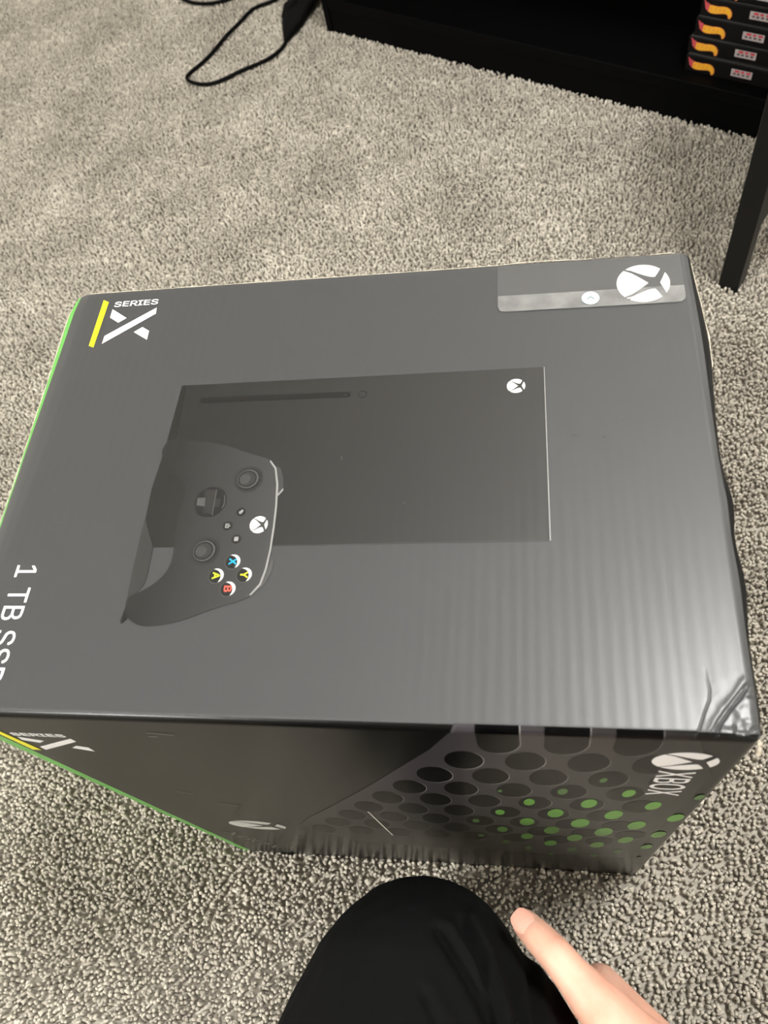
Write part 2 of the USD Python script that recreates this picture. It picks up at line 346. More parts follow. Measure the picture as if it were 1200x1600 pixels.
M_TOP = board('print_dark_grey', TOP_BASE)
M_FRONT = board('print_gloss_black', (0.003, 0.003, 0.0028), rough=0.25, bump=0.10, coat=0, spec=0.15)
M_GREEN = board('print_green', (0.075, 0.33, 0.04), rough=0.42, bump=0.2)
M_BLACKB = board('print_black', (0.003, 0.003, 0.003), rough=0.4, bump=0.3, coat=0, spec=0.15)
M_WHITE = plain('print_white', (0.62, 0.62, 0.61), 0.45)
M_YELLOW = plain('print_yellow', (0.62, 0.58, 0.012), 0.45)
M_KRAFT = mat('raw_cardboard', {'g': ('geometry', {}), 'n': ('noise_texture', {'scale': 300.0, 'detail': 3.0}), 'r': ('rgb_ramp', {'ramp': [(0.25, (0.30, 0.26, 0.19)), (0.75, (0.55, 0.51, 0.42))]}),
              'p': ('principled_bsdf', {'roughness': 0.9})}, [('g.position', 'n.vector'), ('n.fac', 'r.fac'), ('r.color', 'p.base_color')])

def seg_dist(x, y, pts):
    d = np.full(np.shape(x), 9.0)
    for (ax, ay), (bx, by) in zip(pts[:-1], pts[1:]):
        ux, uy = bx - ax, by - ay
        tt = np.clip(((x - ax) * ux + (y - ay) * uy) / (ux * ux + uy * uy + 1e-12), 0, 1)
        d = np.minimum(d, np.hypot(x - ax - tt * ux, y - ay - tt * uy))
    return d

def top_drop(x, y):
    """how far the top is pushed down: the crushed near right corner, its creases, and a slightly worn rim"""
    x, y = np.asarray(x, float), np.asarray(y, float)
    h = np.zeros(np.broadcast(x, y).shape)
    # crush
    c = np.clip(1 - np.hypot((x - BL) / 0.034, (y - 0.0) / 0.036), 0, 1)
    h += 0.0010 * c ** 2
    P = np.stack([x, y, np.zeros_like(x)], -1)
    h += np.minimum(c * 2, 1) ** 2 * 0.0020 * (meshkit.fbm(P * 110.0, 3, 3) - 0.5)
    for key, w, d in (('cr1', 0.0005, 0.0005), ('cr2', 0.0007, 0.0013), ('cr3', 0.0006, 0.0007), ('cr4', 0.0006, 0.0012), ('cr5', 0.0007, 0.0012), ('cr6', 0.0007, 0.0013)):
        h += d * np.exp(-(seg_dist(x, y, PR[key]) / w) ** 2) * (np.clip((0.037 - y) / 0.022, 0, 1) if key == 'cr1' else 1)
    # raised lip beside the long crease
    h -= 0.0003 * np.exp(-(seg_dist(x, y, [(a - 0.0025, b + 0.0015) for a, b in PR['cr2']]) / 0.0016) ** 2)
    # soft dents along the left rim
    h += 0.0016 * np.exp(-((x - 0.002) / 0.006) ** 2) * (0.35 + 0.65 * np.exp(-((y - 0.16) / 0.07) ** 2))
    # hardly visible waviness of the board
    h += 0.0006 * (meshkit.fbm(P * np.array([9.0, 5.0, 1.0]), 2, 11) - 0.5) * np.clip((BL - np.maximum(x, 0)) / 0.06, 0, 1)
    return h

def right_bulge(y, z):
    a = 0.0016 + 0.0044 * np.exp(-((y - 0.255) / 0.055) ** 2) + 0.0036 * np.exp(-((y - 0.135) / 0.018) ** 2) + 0.0032 * np.exp(-((y - 0.085) / 0.022) ** 2)
    d = BH - z
    return a * np.clip((d - 0.001) / 0.004, 0, 1) * np.clip(1 - (d - 0.05) / 0.3, 0, 1)

def left_bulge(y, z):
    a = 0.0056 + 0.0045 * np.clip((y - 0.12) / 0.19, 0, 1) ** 1.3 - 0.003 * np.clip((y - 0.315) / 0.02, 0, 1)
    d = BH - z
    return a * np.clip((d - 0.0008) / 0.0034, 0, 1) * np.clip(1 - (d - 0.02) / 0.5, 0, 1)

def axis_coords(n, size, r):
    e = r * (1 - np.cos(np.linspace(0, np.pi / 2, 6)))
    return np.unique(np.round(np.concatenate([e, np.linspace(r, size - r, n), size - e]), 7))

def cube_sheet(xs, ys, zs):
    sets = []
    def grid(a, b, f):
        A, B = np.meshgrid(a, b, indexing='ij')
        V = f(A.ravel(), B.ravel())
        na, nb = len(a), len(b)
        i, j = np.meshgrid(np.arange(na - 1), np.arange(nb - 1), indexing='ij')
        p = (i * nb + j).ravel()
        return V, np.vstack([np.stack([p, p + nb, p + nb + 1], 1), np.stack([p, p + nb + 1, p + 1], 1)])
    X, Y, Z = xs[-1], ys[-1], zs[-1]
    c = lambda a, v: np.full(len(a), v)
    sets.append(grid(xs, ys, lambda a, b: np.stack([a, b, c(a, Z)], 1)))
    sets.append(grid(ys, xs, lambda a, b: np.stack([b, a, c(a, 0.0)], 1)))
    sets.append(grid(xs, zs, lambda a, b: np.stack([a, c(a, 0.0), b], 1)))
    sets.append(grid(zs, xs, lambda a, b: np.stack([b, c(a, Y), a], 1)))
    sets.append(grid(ys, zs, lambda a, b: np.stack([c(a, X), a, b], 1)))
    sets.append(grid(zs, ys, lambda a, b: np.stack([c(a, 0.0), b, a], 1)))
    V, F, o = [], [], 0
    for v, f in sets:
        V.append(v); F.append(f + o); o += len(v)
    m = trimesh.Trimesh(np.vstack(V), np.vstack(F), process=False)
    m.merge_vertices(digits_vertex=7)
    return m

def box_surface(p):
    """rounds and wears a point of the plain cuboid"""
    size = np.array([BL, BW, BH])
    q = np.clip(p, BR, size - BR)
    d = p - q
    l = np.linalg.norm(d, axis=1, keepdims=True)
    v = q + np.where(l > 1e-9, d / np.maximum(l, 1e-9), 0) * np.minimum(BR, np.abs(d).max(1, keepdims=True) + 0)
    zt = np.clip((v[:, 2] - (BH - 0.05)) / 0.05, 0, 1)
    v[:, 2] -= top_drop(v[:, 0], v[:, 1]) * zt ** 2
    s = v.copy()
    v[:, 0] += right_bulge(s[:, 1], s[:, 2]) * np.clip((s[:, 0] - (BL - 0.02)) / 0.02, 0, 1) * np.clip(s[:, 1] / 0.02, 0, 1)
    v[:, 0] -= left_bulge(s[:, 1], s[:, 2]) * np.clip((0.012 - s[:, 0]) / 0.012, 0, 1) * np.clip(s[:, 1] / 0.03, 0, 1)
    return v

xs = axis_coords(130, BL, BR)
xs = np.unique(np.concatenate([xs, np.linspace(0.405, BL - BR, 110)]))
ys = axis_coords(90, BW, BR)
ys = np.unique(np.concatenate([ys, np.linspace(BR, 0.045, 100)]))
zs = np.unique(np.concatenate([axis_coords(60, BH, BR), BH - np.linspace(BR, 0.03, 14)]))
cube = cube_sheet(xs, ys, zs)
raw = np.array(cube.vertices)
cube.vertices = box_surface(raw)
rc = raw[cube.faces].mean(1)
onv = lambda k, v: np.abs(raw[cube.faces][:, :, k] - v).max(1) < 1e-6
is_top, is_bottom, is_front, is_back, is_right, is_left = onv(2, BH), onv(2, 0), onv(1, 0), onv(1, BW), onv(0, BL), onv(0, 0)
front_band = (is_top & (rc[:, 1] < BR * 0.75) & (rc[:, 0] > 0.003)) | (is_front & (rc[:, 0] > 0.0105))
green = is_left & (rc[:, 2] < BH - 0.0016) | (is_front & (rc[:, 0] <= 0.0105) & (rc[:, 2] < BH - 0.004))
top_faces = (is_top & ~front_band) | ((is_left | is_right | is_back) & (rc[:, 2] > BH - 0.0016) & ~front_band & ~green) | (is_front & ~front_band & ~green)
groups = {'top_panel': (top_faces, M_TOP), 'front_panel': (front_band & ~top_faces, M_FRONT), 'side_panel': (green & ~top_faces, M_GREEN)}
rest = ~(top_faces | front_band | green)
groups['end_panel'] = (rest & is_right, M_BLACKB)
groups['back_panel'] = (rest & is_back, M_BLACKB)
groups['bottom_panel'] = (rest & is_bottom, M_BLACKB)

carton = thing('game_console_carton', 'large worn dark grey retail carton with green edge, printed with a console, on the carpet', 'box')
LBL = {'top_panel': 'dark grey top face with console picture', 'front_panel': 'glossy black front face with hole pattern', 'side_panel': 'bright green left side'}
# one normal field for the whole carton so that no seam shows between its panels
vn = trimesh.Trimesh(cube.vertices, cube.faces, process=False).vertex_normals
for name, (mask, m) in groups.items():
    f = cube.faces[mask]
    used, inv = np.unique(f, return_inverse=True)
    g = usdkit.mesh(stage, numbered(str(carton.GetPath()), name), T3(cube.vertices[used], inv.reshape(-1, 3)), m, smooth=False)
    g.CreateNormalsAttr(Vt.Vec3fArray.FromNumpy(np.ascontiguousarray(vn[used], dtype=np.float32)))
    g.SetNormalsInterpolation('vertex')
    tag(g, LBL.get(name))

# ---- print: thin ink layers on the top (x, y) and on the front (x, z)
LAYER = 0.00011
def tri_poly(poly, h):
    polys = list(poly.geoms) if hasattr(poly, 'geoms') else [poly]
    ms = [trimesh.creation.extrude_polygon(q, h) for q in polys if isinstance(q, Polygon) and q.area > 1e-9]
    return trimesh.util.concatenate(ms)
def ink_top(name, shape, m, layer=1, label=None, parent=None, fine=False):
    if isinstance(shape, list):
        shape = Polygon(shape)
    me = tri_poly(shape.buffer(0), LAYER)
    me = me.subdivide_to_size(0.008)
    v = np.array(me.vertices)
    v[:, 2] += BH + LAYER * layer - top_drop(v[:, 0], v[:, 1]) + 0.00003
    me.vertices = v
    return obj(name, me, m, parent or carton, label=label)
def ink_front(name, shape, m, layer=1, label=None, parent=None):
    if isinstance(shape, list):
        shape = Polygon(shape)
    me = tri_poly(shape.buffer(0), LAYER)
    if shape.bounds[3] > BH - BR - 0.001:
        up = me.triangles[:, :, 1].max(1) > BH - BR - 0.004
        while up.any() and me.edges_unique_length.max() > 0.0016 and len(me.faces) < 60000:
            up = (me.triangles[:, :, 1].max(1) > BH - BR - 0.002) & (np.linalg.norm(me.triangles - np.roll(me.triangles, 1, axis=1), axis=2).max(1) > 0.0016)
            if not up.any():
                break
            me = me.subdivide(face_index=np.nonzero(up)[0])
    v = np.array(me.vertices)
    # (x, z) of the flat sheet wraps over the rounded top edge
    x, z, o = v[:, 0], v[:, 1], v[:, 2] + LAYER * layer + 0.00003
    arc = z - (BH - BR)
    th = np.clip(arc / BR, 0, np.pi / 2)
    Y = np.where(arc > 0, BR - (BR + o) * np.cos(th), -o)
    Z = np.where(arc > 0, (BH - BR) + (BR + o) * np.sin(th), z)
    over = np.maximum(arc - BR * np.pi / 2, 0)
    me.vertices = np.stack([x, Y + over, Z], 1)
    me.invert() if me.volume < 0 else None
    return obj(name, me, m, parent or carton, label=label)
def dense(poly, step=0.001):
    return poly.segmentize(step)

def sphere_mark(cx, cy, rx, ry, ang=0.0):
    """ball emblem crossed by a curved X, its top towards +x"""
    disc = Point(0, 0).buffer(1.0, 48)
    wedge = Polygon([(-1.3, 1.25), (-0.67, 0.68), (-0.42, 0.56), (-0.2, 0.37), (0.02, 0.17), (0.2, 0.0), (0.02, -0.17), (-0.2, -0.37), (-0.42, -0.56), (-0.67, -0.68), (-1.3, -1.25)])
    side = [(-0.64, 0.76), (-0.45, 0.70), (-0.16, 0.53), (0.12, 0.39), (0.30, 0.32), (0.45, 0.31), (0.56, 0.50), (0.67, 0.74), (0.9, 1.2), (-0.9, 1.2)]
    cap = Polygon([(0.84, 0.55), (0.73, 0.25), (0.63, 0.0), (0.73, -0.25), (0.84, -0.55), (1.3, -0.8), (1.3, 0.8)])
    u = wedge.intersection(disc).union(Polygon(side).intersection(disc)).union(Polygon([(a, -b) for a, b in side]).intersection(disc)).union(cap.intersection(disc))
    u = affinity.rotate(u, ang, origin=(0, 0))
    return affinity.translate(affinity.scale(u, rx, ry, origin=(0, 0)), cx, cy)

def text_poly(text, x0, y0, width, height, ang=0.0, bold=False, shear=0.0):
    """outlines of lettering fitted to width x height, reading along ang (degrees) from (x0, y0)"""
    from shapely.ops import unary_union
    me = meshkit.text_mesh(text, 1.0, 0.1, bold)
    zc = me.vertices[:, 2]
    fc = me.faces[(zc[me.faces] > zc.max() - 1e-6).all(1)]
    u = unary_union([Polygon(me.vertices[f][:, :2]).buffer(1e-4) for f in fc if Polygon(me.vertices[f][:, :2]).area > 1e-9])
    ax, ay, bx, by = u.bounds
    u = affinity.translate(u, -ax, -ay)
    u = affinity.scale(u, width / (bx - ax), height / (by - ay), origin=(0, 0))
    if shear:
        u = affinity.skew(u, xs=shear, origin=(0, 0))
    u = affinity.rotate(u, ang, origin=(0, 0))
    return affinity.translate(u, x0, y0)

# top: SERIES X lock-up
ink_top('yellow_bar', PR['yellow_bar'], M_YELLOW, label='bright yellow printed bar')
ink_top('series_lettering', text_poly('SERIES', 0.0298, 0.3150, 0.0360, 0.0056, 0.4, bold=True), M_WHITE, label='white lettering reading SERIES')
xl = ink_top('x_emblem', PR['slash'], M_WHITE, label='white X symbol in three strokes')
ink_top('x_stroke', PR['x_up'], M_WHITE, parent=xl)
ink_top('x_stroke', PR['x_dn'], M_WHITE, parent=xl)
# 1 TB SSD, reading towards the viewer
ink_top('capacity_lettering', text_poly('1 TB SSD', 0.0212, 0.0952, 0.0775, 0.0146, -90, bold=False), M_WHITE, label='white lettering reading 1 TB SSD')
# the big ball emblem
ink_top('ball_emblem', sphere_mark(0.4187, 0.3053, 0.0173, 0.0172, -2), M_WHITE, label='large white ball emblem crossed by an X')

# console picture
M_CON = board('print_console', ramp=('x', 0.10, 0.36, (0.0055, 0.0058, 0.0052), (0.0175, 0.0176, 0.0172)), rough=TOP_ROUGH)
M_CON_D = board('print_console_slot', (0.0012, 0.0012, 0.0012))
M_CON_S = board('print_console_side', (0.0035, 0.0037, 0.0033))
M_LINE = plain('print_light_line', (0.26, 0.26, 0.255), 0.45)
M_LINE2 = plain('print_faint_line', (0.040, 0.040, 0.039), 0.45)
con = ink_top('console_picture', [(0.1020, 0.1865), (0.1030, 0.2349), (0.3516, 0.2365), (0.3523, 0.1096), (0.1064, 0.1071), (0.1008, 0.12), (0.0995, 0.15)], M_CON, 1, label='printed picture of a black console lying flat', fine=True)
ink_top('console_side', [(0.1026, 0.2349), (0.1056, 0.2349), (0.1075, 0.2), (0.1075, 0.188), (0.1018, 0.188)], M_CON_S, 2, parent=con)
ink_top('disc_slot', LineString([(0.121, 0.2208), (0.2228, 0.2208)]).buffer(0.0024, 8), M_CON_D, 2, parent=con)
ink_top('eject_button', Point(0.2330, 0.2206).buffer(0.0030, 24).difference(Point(0.2330, 0.2206).buffer(0.0024, 24)), M_CON_D, 2, parent=con)
ink_top('light_edge', [(0.3514, 0.2365), (0.3518, 0.2365), (0.3525, 0.1094), (0.3520, 0.1094)], M_LINE, 2, parent=con, label='thin white line')
ink_top('light_edge', [(0.205, 0.2357), (0.3516, 0.2367), (0.3516, 0.2363), (0.205, 0.2354)], M_LINE2, 2, parent=con)
ink_top('light_edge', [(0.19, 0.1079), (0.3523, 0.1098), (0.3523, 0.1094), (0.19, 0.1076)], M_LINE2, 2, parent=con)
ink_top('power_emblem', sphere_mark(0.3336, 0.2219, 0.0058, 0.0056), M_WHITE, 2, parent=con, label='small white ball emblem')

# controller picture
M_CT = board('print_controller', ramp=('x', 0.112, 0.188, (0.0066, 0.0069, 0.0066), (0.029, 0.0295, 0.0295)))
M_CT_D = board('print_controller_dark', (0.0035, 0.0035, 0.0035))
M_CT_M = board('print_controller_mid', (0.0125, 0.0125, 0.0123))
M_CT_L = board('print_controller_light', (0.048, 0.048, 0.047))
M_CAP = board('print_stick_cap', (0.017, 0.0173, 0.017))
M_CAP2 = board('print_stick_hollow', (0.030, 0.0303, 0.030))
M_SYM = plain('print_symbol', (0.30, 0.30, 0.295), 0.45)
M_SHD = board('print_shadow', (0.018, 0.0185, 0.018))
M_RIM = plain('print_rim', (0.20, 0.20, 0.195), 0.45)
M_KEY = plain('print_key', (0.008, 0.008, 0.008), 0.4)
ctp = ink_top('controller_picture', spline_poly(PR['ctrl']), M_CT, 4, label='printed picture of a black game controller', fine=True)
ink_top('controller_shadow', [(0.1003, 0.128), (0.1002, 0.1167), (0.1006, 0.0980), (0.1014, 0.0768), (0.1022, 0.0700), (0.1106, 0.0815), (0.1112, 0.0900), (0.1105, 0.1072)], M_SHD, 3, parent=ctp)
ink_top('controller_grip', [(0.1012, 0.0580), (0.1022, 0.0562), (0.105, 0.0595), (0.1026, 0.0700)], M_CON_D, 3, parent=ctp)
ink_top('controller_rim', PR['rim'], M_RIM, 5, parent=ctp, label='light line along the top edge of the controller')
ink_top('trigger', PR['trig1'], M_CT, 3, parent=ctp)
ink_top('trigger', PR['trig2'], M_CT_L, 3, parent=ctp)
ink_top('trigger_glint', PR['trig1e'], M_RIM, 4, parent=ctp)
for (cx, cy) in ((0.1628, 0.1556), (0.1432, 0.1042)):
    st = ink_top('thumbstick', Point(cx + 0.0018, cy).buffer(0.0098, 32), M_CT_M, 5, parent=ctp)
    ink_top('thumbstick_ring', Point(cx + 0.002, cy).buffer(0.0078, 32), M_CT_D, 6, parent=ctp)
    ink_top('thumbstick_ring', Point(cx + 0.0016, cy).buffer(0.0070, 32).difference(Point(cx + 0.0012, cy).buffer(0.0062, 32)), M_CT_L, 7, parent=ctp)
    ink_top('thumbstick_cap', Point(cx + 0.0012, cy).buffer(0.0052, 32), M_CAP, 7, parent=ctp)
    ink_top('thumbstick_hollow', Point(cx - 0.0004, cy - 0.0002).buffer(0.0036, 24), M_CAP2, 8, parent=ctp)
dp = Point(0.1422, 0.1392)
dpe = affinity.scale(dp.buffer(1.0, 32), 0.0101, 0.0107)
ink_top('direction_pad', affinity.scale(dp.buffer(1.0, 32), 0.0106, 0.0112), M_KEY, 5, parent=ctp)
ink_top('direction_cross', Polygon(PR['dpad_v']).union(Polygon(PR['dpad_h'])).intersection(dpe), M_CT_M, 6, parent=ctp)
ink_top('direction_arm', Polygon(PR['dpad_arm']).buffer(0).intersection(dpe), M_CT_L, 7, parent=ctp, label='lighter grey left arm of the direction pad')
ink_top('pad_glint', PR['dpad_l1'], M_CT_L, 7, parent=ctp)
ink_top('pad_glint', PR['dpad_l2'], M_CT_L, 7, parent=ctp)
ink_top('guide_emblem', sphere_mark(0.1768, 0.1222, 0.0057, 0.0059), M_WHITE, 5, parent=ctp, label='white ball emblem button')
for key, glyph in (('share', 0), ('view', 1), ('menu', 2)):
    cx, cy = PR['b_' + key][0]
    ink_top('small_button', Point(cx, cy).buffer(0.0031, 24), M_KEY, 5, parent=ctp)
    if glyph == 0:
        s = sbox(cx - 0.0011, cy - 0.0012, cx + 0.0005, cy + 0.0004).difference(sbox(cx - 0.0007, cy - 0.0008, cx + 0.0001, cy)).union(
            sbox(cx - 0.0001, cy - 0.0002, cx + 0.0013, cy + 0.0014).difference(sbox(cx + 0.0003, cy + 0.0002, cx + 0.0009, cy + 0.0010)))
    elif glyph == 1:
        s = sbox(cx - 0.0013, cy - 0.0014, cx + 0.0011, cy + 0.0014).difference(sbox(cx - 0.0009, cy - 0.0010, cx + 0.0014, cy + 0.0010)).union(LineString([(cx, cy), (cx + 0.0014, cy)]).buffer(0.0003))
    else:
        s = sbox(cx - 0.0012, cy - 0.0014, cx - 0.0006, cy + 0.0014).union(sbox(cx - 0.0003, cy - 0.0014, cx + 0.0003, cy + 0.0014)).union(sbox(cx + 0.0006, cy - 0.0014, cx + 0.0012, cy + 0.0014))
    ink_top('button_symbol', s, M_SYM, 6, parent=ctp)
M_KX = plain('print_blue', (0.012, 0.30, 0.52), 0.4)
M_KY = plain('print_key_yellow', (0.52, 0.48, 0.02), 0.4)
M_KA = plain('print_key_green', (0.40, 0.47, 0.02), 0.4)
M_KB = plain('print_red', (0.52, 0.08, 0.055), 0.4)
for L, m in (('X', M_KX), ('Y', M_KY), ('A', M_KA), ('B', M_KB)):
    cx, cy = PR['b_' + L][0]
    ink_top('letter_button_ring', Point(cx, cy).buffer(0.0051, 28).difference(Point(cx, cy).buffer(0.0047, 28)), M_CT_L, 5, parent=ctp)
    ink_top('letter_button', Point(cx, cy).buffer(0.0047, 28), M_KEY, 5, parent=ctp)
    glint = Point(cx, cy).buffer(0.0046, 28).difference(Point(cx - 0.0021, cy - 0.0009).buffer(0.0051, 28))
    ink_top('button_glint', glint, M_WHITE, 6, parent=ctp)
    w = {'X': 0.0044, 'Y': 0.0044, 'A': 0.0046, 'B': 0.0040}[L]
    ink_top('button_letter', text_poly(L, cx - 0.0024, cy + w / 2, w, 0.0048, -90, bold=True), m, 7, parent=ctp, label=f'coloured letter {L}')

# front: lock-up, emblem, grille of holes, green dots
ink_front('yellow_bar', [(a + 0.0022, b) for a, b in PR['fy']], M_YELLOW, label='yellow printed bar on the front')
ink_front('series_lettering', text_poly('SERIES', 0.0225, 0.5338, 0.0365, 0.0068, 0, bold=True), M_WHITE, label='white lettering reading SERIES on the front')
xf = ink_front('x_emblem', PR['fslash'], M_WHITE, label='white X symbol on the front')
ink_front('x_stroke', PR['fup'], M_WHITE, parent=xf)
ink_front('x_stroke', PR['fdn'], M_WHITE, parent=xf)
ink_front('ball_emblem', sphere_mark(0.4210, 0.5325, 0.0171, 0.0192), M_WHITE, 3, label='white ball emblem on the front')
ink_front('brand_lettering', text_poly('XBOX', 0.4102, 0.5085, 0.0668, 0.0205, -90), M_WHITE, 3, label='white lettering reading XBOX')
M_LOW = plain('print_dull_white', (0.42, 0.42, 0.39), 0.4)
ink_front('small_ball_emblem', sphere_mark(0.083, 0.216, 0.0275, 0.0235, 0), M_LOW, 1, label='white emblem near the foot of the front')
M_LOW2 = plain('print_grey', (0.07, 0.068, 0.064), 0.4)
ink_front('small_lettering', text_poly('XBOX', 0.0265, 0.162, 0.115, 0.0165, -78), M_LOW2, 1, label='grey lettering near the foot of the front')

def grille_colour(name, c0, c1, lo, hi, rough=0.16):
    n, l = pos_ramp('z', lo, hi, c0, c1)
    n['p'] = ('principled_bsdf', {'roughness': rough})
    return mat(name, n, l)
BLK = (0.003, 0.003, 0.0028)
M_GRILLE = mat('print_grille', {
    'g': ('geometry', {}), 'x': ('separate_xyz', {}),
    'mz': ('map_range', {'from_min': 0.22, 'from_max': 0.47, 'clamp': True}), 'mx': ('map_range', {'from_min': 0.43, 'from_max': 0.30, 'to_min': 0.0, 'to_max': 1.0, 'clamp': True}),
    'mul': ('math', {'math_type': 'multiply'}), 'r': ('rgb_ramp', {'ramp': [(0, BLK), (0.5, (0.015, 0.0138, 0.0148)), (1, (0.034, 0.0305, 0.0345))]}), 'p': ('principled_bsdf', {'roughness': 0.27, 'specular_ior_level': 0.25})},
    [('g.position', 'x.vector'), ('x.z', 'mz.value'), ('x.x', 'mx.value'), ('mz.result', 'mul.value1'), ('mx.result', 'mul.value2'), ('mul.value', 'r.fac'), ('r.color', 'p.base_color')])
M_HOLE = plain('print_hole', (0.0008, 0.0008, 0.0009), 0.25, 0.08)
M_HRIM = mat('print_hole_rim', {
    'g': ('geometry', {}), 'x': ('separate_xyz', {}),
    'mz': ('map_range', {'from_min': 0.25, 'from_max': 0.48, 'clamp': True}), 'mx': ('map_range', {'from_min': 0.43, 'from_max': 0.31, 'clamp': True}),
    'mul': ('math', {'math_type': 'multiply'}), 'r': ('rgb_ramp', {'ramp': [(0, BLK), (1, (0.20, 0.193, 0.188))]}), 'p': ('principled_bsdf', {'roughness': 0.2, 'specular_ior_level': 0.3})},
    [('g.position', 'x.vector'), ('x.z', 'mz.value'), ('x.x', 'mx.value'), ('mz.result', 'mul.value1'), ('mx.result', 'mul.value2'), ('mul.value', 'r.fac'), ('r.color', 'p.base_color')])
gpoly = Polygon([(0.3006, BH + 0.0016), (0.2829, 0.5358), (0.2549, 0.4797), (0.2218, 0.413), (0.1816, 0.3372), (0.1495, 0.279), (0.128, 0.232), (0.17, 0.14), (0.43, 0.14), (0.44, 0.50), (0.42, BH + 0.0016)])
grl = ink_front('grille_picture', dense(gpoly, 0.0015).intersection(gpoly) if False else gpoly.segmentize(0.002), M_GRILLE, 1, label='printed dark grille of round holes')
h1 = np.array([0.3009, 0.5148]); a_ = np.array([0.0352, 0.0022]); b_ = np.array([-0.0217, -0.0424])
holes = []
for i in range(-2, 8):
    for j in range(-4, 9):
        c = h1 + a_ * i + b_ * j
        if c[0] > 0.425 or c[1] < 0.20 or c[1] > 0.572 or c[0] < 0.14:
            continue
        if i < 0:
            continue
        holes.append(c)
for c in holes:
    rx, rz = 0.0113, 0.0222
    e = affinity.rotate(affinity.scale(Point(0, 0).buffer(1.0, 24), rx, rz), -5)
    lim = sbox(-1, -1, 1, BH + 0.0016)
    full = affinity.translate(e, c[0] + 0.0006, c[1] - 0.0007)
    full = full.intersection(lim)
    hole = affinity.translate(e, c[0], c[1])
    if c[1] > 0.543:      # the holes cut by the top edge run on over its rounding
        hole = hole.union(sbox(c[0] - rx, c[1], c[0] + rx, 0.7))
        full = full.union(sbox(c[0] - rx + 0.0006, c[1], c[0] + rx + 0.0006, 0.7)).intersection(lim)
    hole = hole.intersection(lim)
    if hole.area < 1e-6:
        continue
    rimp = full.difference(hole)
    if rimp.area > 1e-8:
        ink_front('hole_rim', rimp.segmentize(0.003) if c[1] > 0.54 else rimp, M_HRIM, 2, parent=grl)
    ink_front('printed_hole', hole.segmentize(0.002) if c[1] > 0.54 else hole, M_HOLE, 2, parent=grl)
M_DOT = [plain('print_dot', (0.09, 0.25, 0.032), 0.25, 0.12), plain('print_dot_dim', (0.045, 0.11, 0.025), 0.25, 0.12)]
for (x, z, r) in PR['green']:
    e = affinity.rotate(affinity.scale(Point(0, 0).buffer(1.0, 16), max(r, 0.0014), max(r, 0.0014) * 3.0), -4)
    ink_front('green_dot', affinity.translate(e, x, z), M_DOT[1] if (r < 0.0034 or z < 0.2) else M_DOT[0], 3, parent=grl)
M_SCR = plain('scratch_white', (0.55, 0.53, 0.5), 0.8)
ink_front('scratch', LineString([(0.2096, 0.3246), (0.2103, 0.265), (0.2110, 0.2039)]).buffer(0.0006), M_SCR, 4, label='pale scratch on the front')
for q in ([(0.064, 0.372), (0.076, 0.366)], [(0.083, 0.33), (0.1, 0.318)], [(0.12, 0.553), (0.135, 0.55)], [(0.118, 0.545), (0.123, 0.545)]):
    ink_front('scuff', LineString(q).buffer(0.0005), M_LOW2, 4)
rs = np.random.default_rng(4)
for k in range(14):
    x, y = rs.uniform(0.03, 0.42), rs.uniform(0.03, 0.31)
    a, l = rs.uniform(0, 3.14), rs.uniform(0.0004, 0.003)
    ink_top('scuff', LineString([(x, y), (x + l * math.cos(a), y + l * math.sin(a))]).buffer(0.00022), M_CT_L, 9)

# clear sealing tape folded over the far edge
M_TAPE = mat('clear_tape', {'fr': ('fresnel', {'IOR': 1.45}), 't': ('transparent_bsdf', {'color': (0.97, 0.97, 0.97)}), 'g': ('glossy_bsdf', {'roughness': 0.22, 'color': (0.9, 0.9, 0.9)}),
              'd': ('diffuse_bsdf', {'color': (0.8, 0.8, 0.78)}), 'm1': ('mix_closure', {'fac': 0.05}), 'm2': ('mix_closure', {})},
             [('t.BSDF', 'm1.closure1'), ('d.BSDF', 'm1.closure2'), ('m1.closure', 'm2.closure1'), ('g.BSDF', 'm2.closure2'), ('fr.fac', 'm2.fac')], surface='m2.closure')
M_TAPE2 = mat('clear_tape_frosted', {'gp': ('geometry', {}), 'n': ('noise_texture', {'scale': 90.0, 'detail': 3.0}), 'mr': ('map_range', {'from_min': 0.3, 'from_max': 0.7, 'to_min': 0.10, 'to_max': 0.20, 'clamp': True}),
              'fr': ('fresnel', {'IOR': 1.45}), 't': ('transparent_bsdf', {'color': (0.97, 0.97, 0.97)}), 'g': ('glossy_bsdf', {'roughness': 0.25, 'color': (0.9, 0.9, 0.9)}),
              'd': ('diffuse_bsdf', {'color': (0.8, 0.8, 0.78)}), 'm1': ('mix_closure', {}), 'm2': ('mix_closure', {})},
             [('gp.position', 'n.vector'), ('n.fac', 'mr.value'), ('mr.result', 'm1.fac'), ('t.BSDF', 'm1.closure1'), ('d.BSDF', 'm1.closure2'), ('m1.closure', 'm2.closure1'), ('g.BSDF', 'm2.closure2'), ('fr.fac', 'm2.fac')], surface='m2.closure')
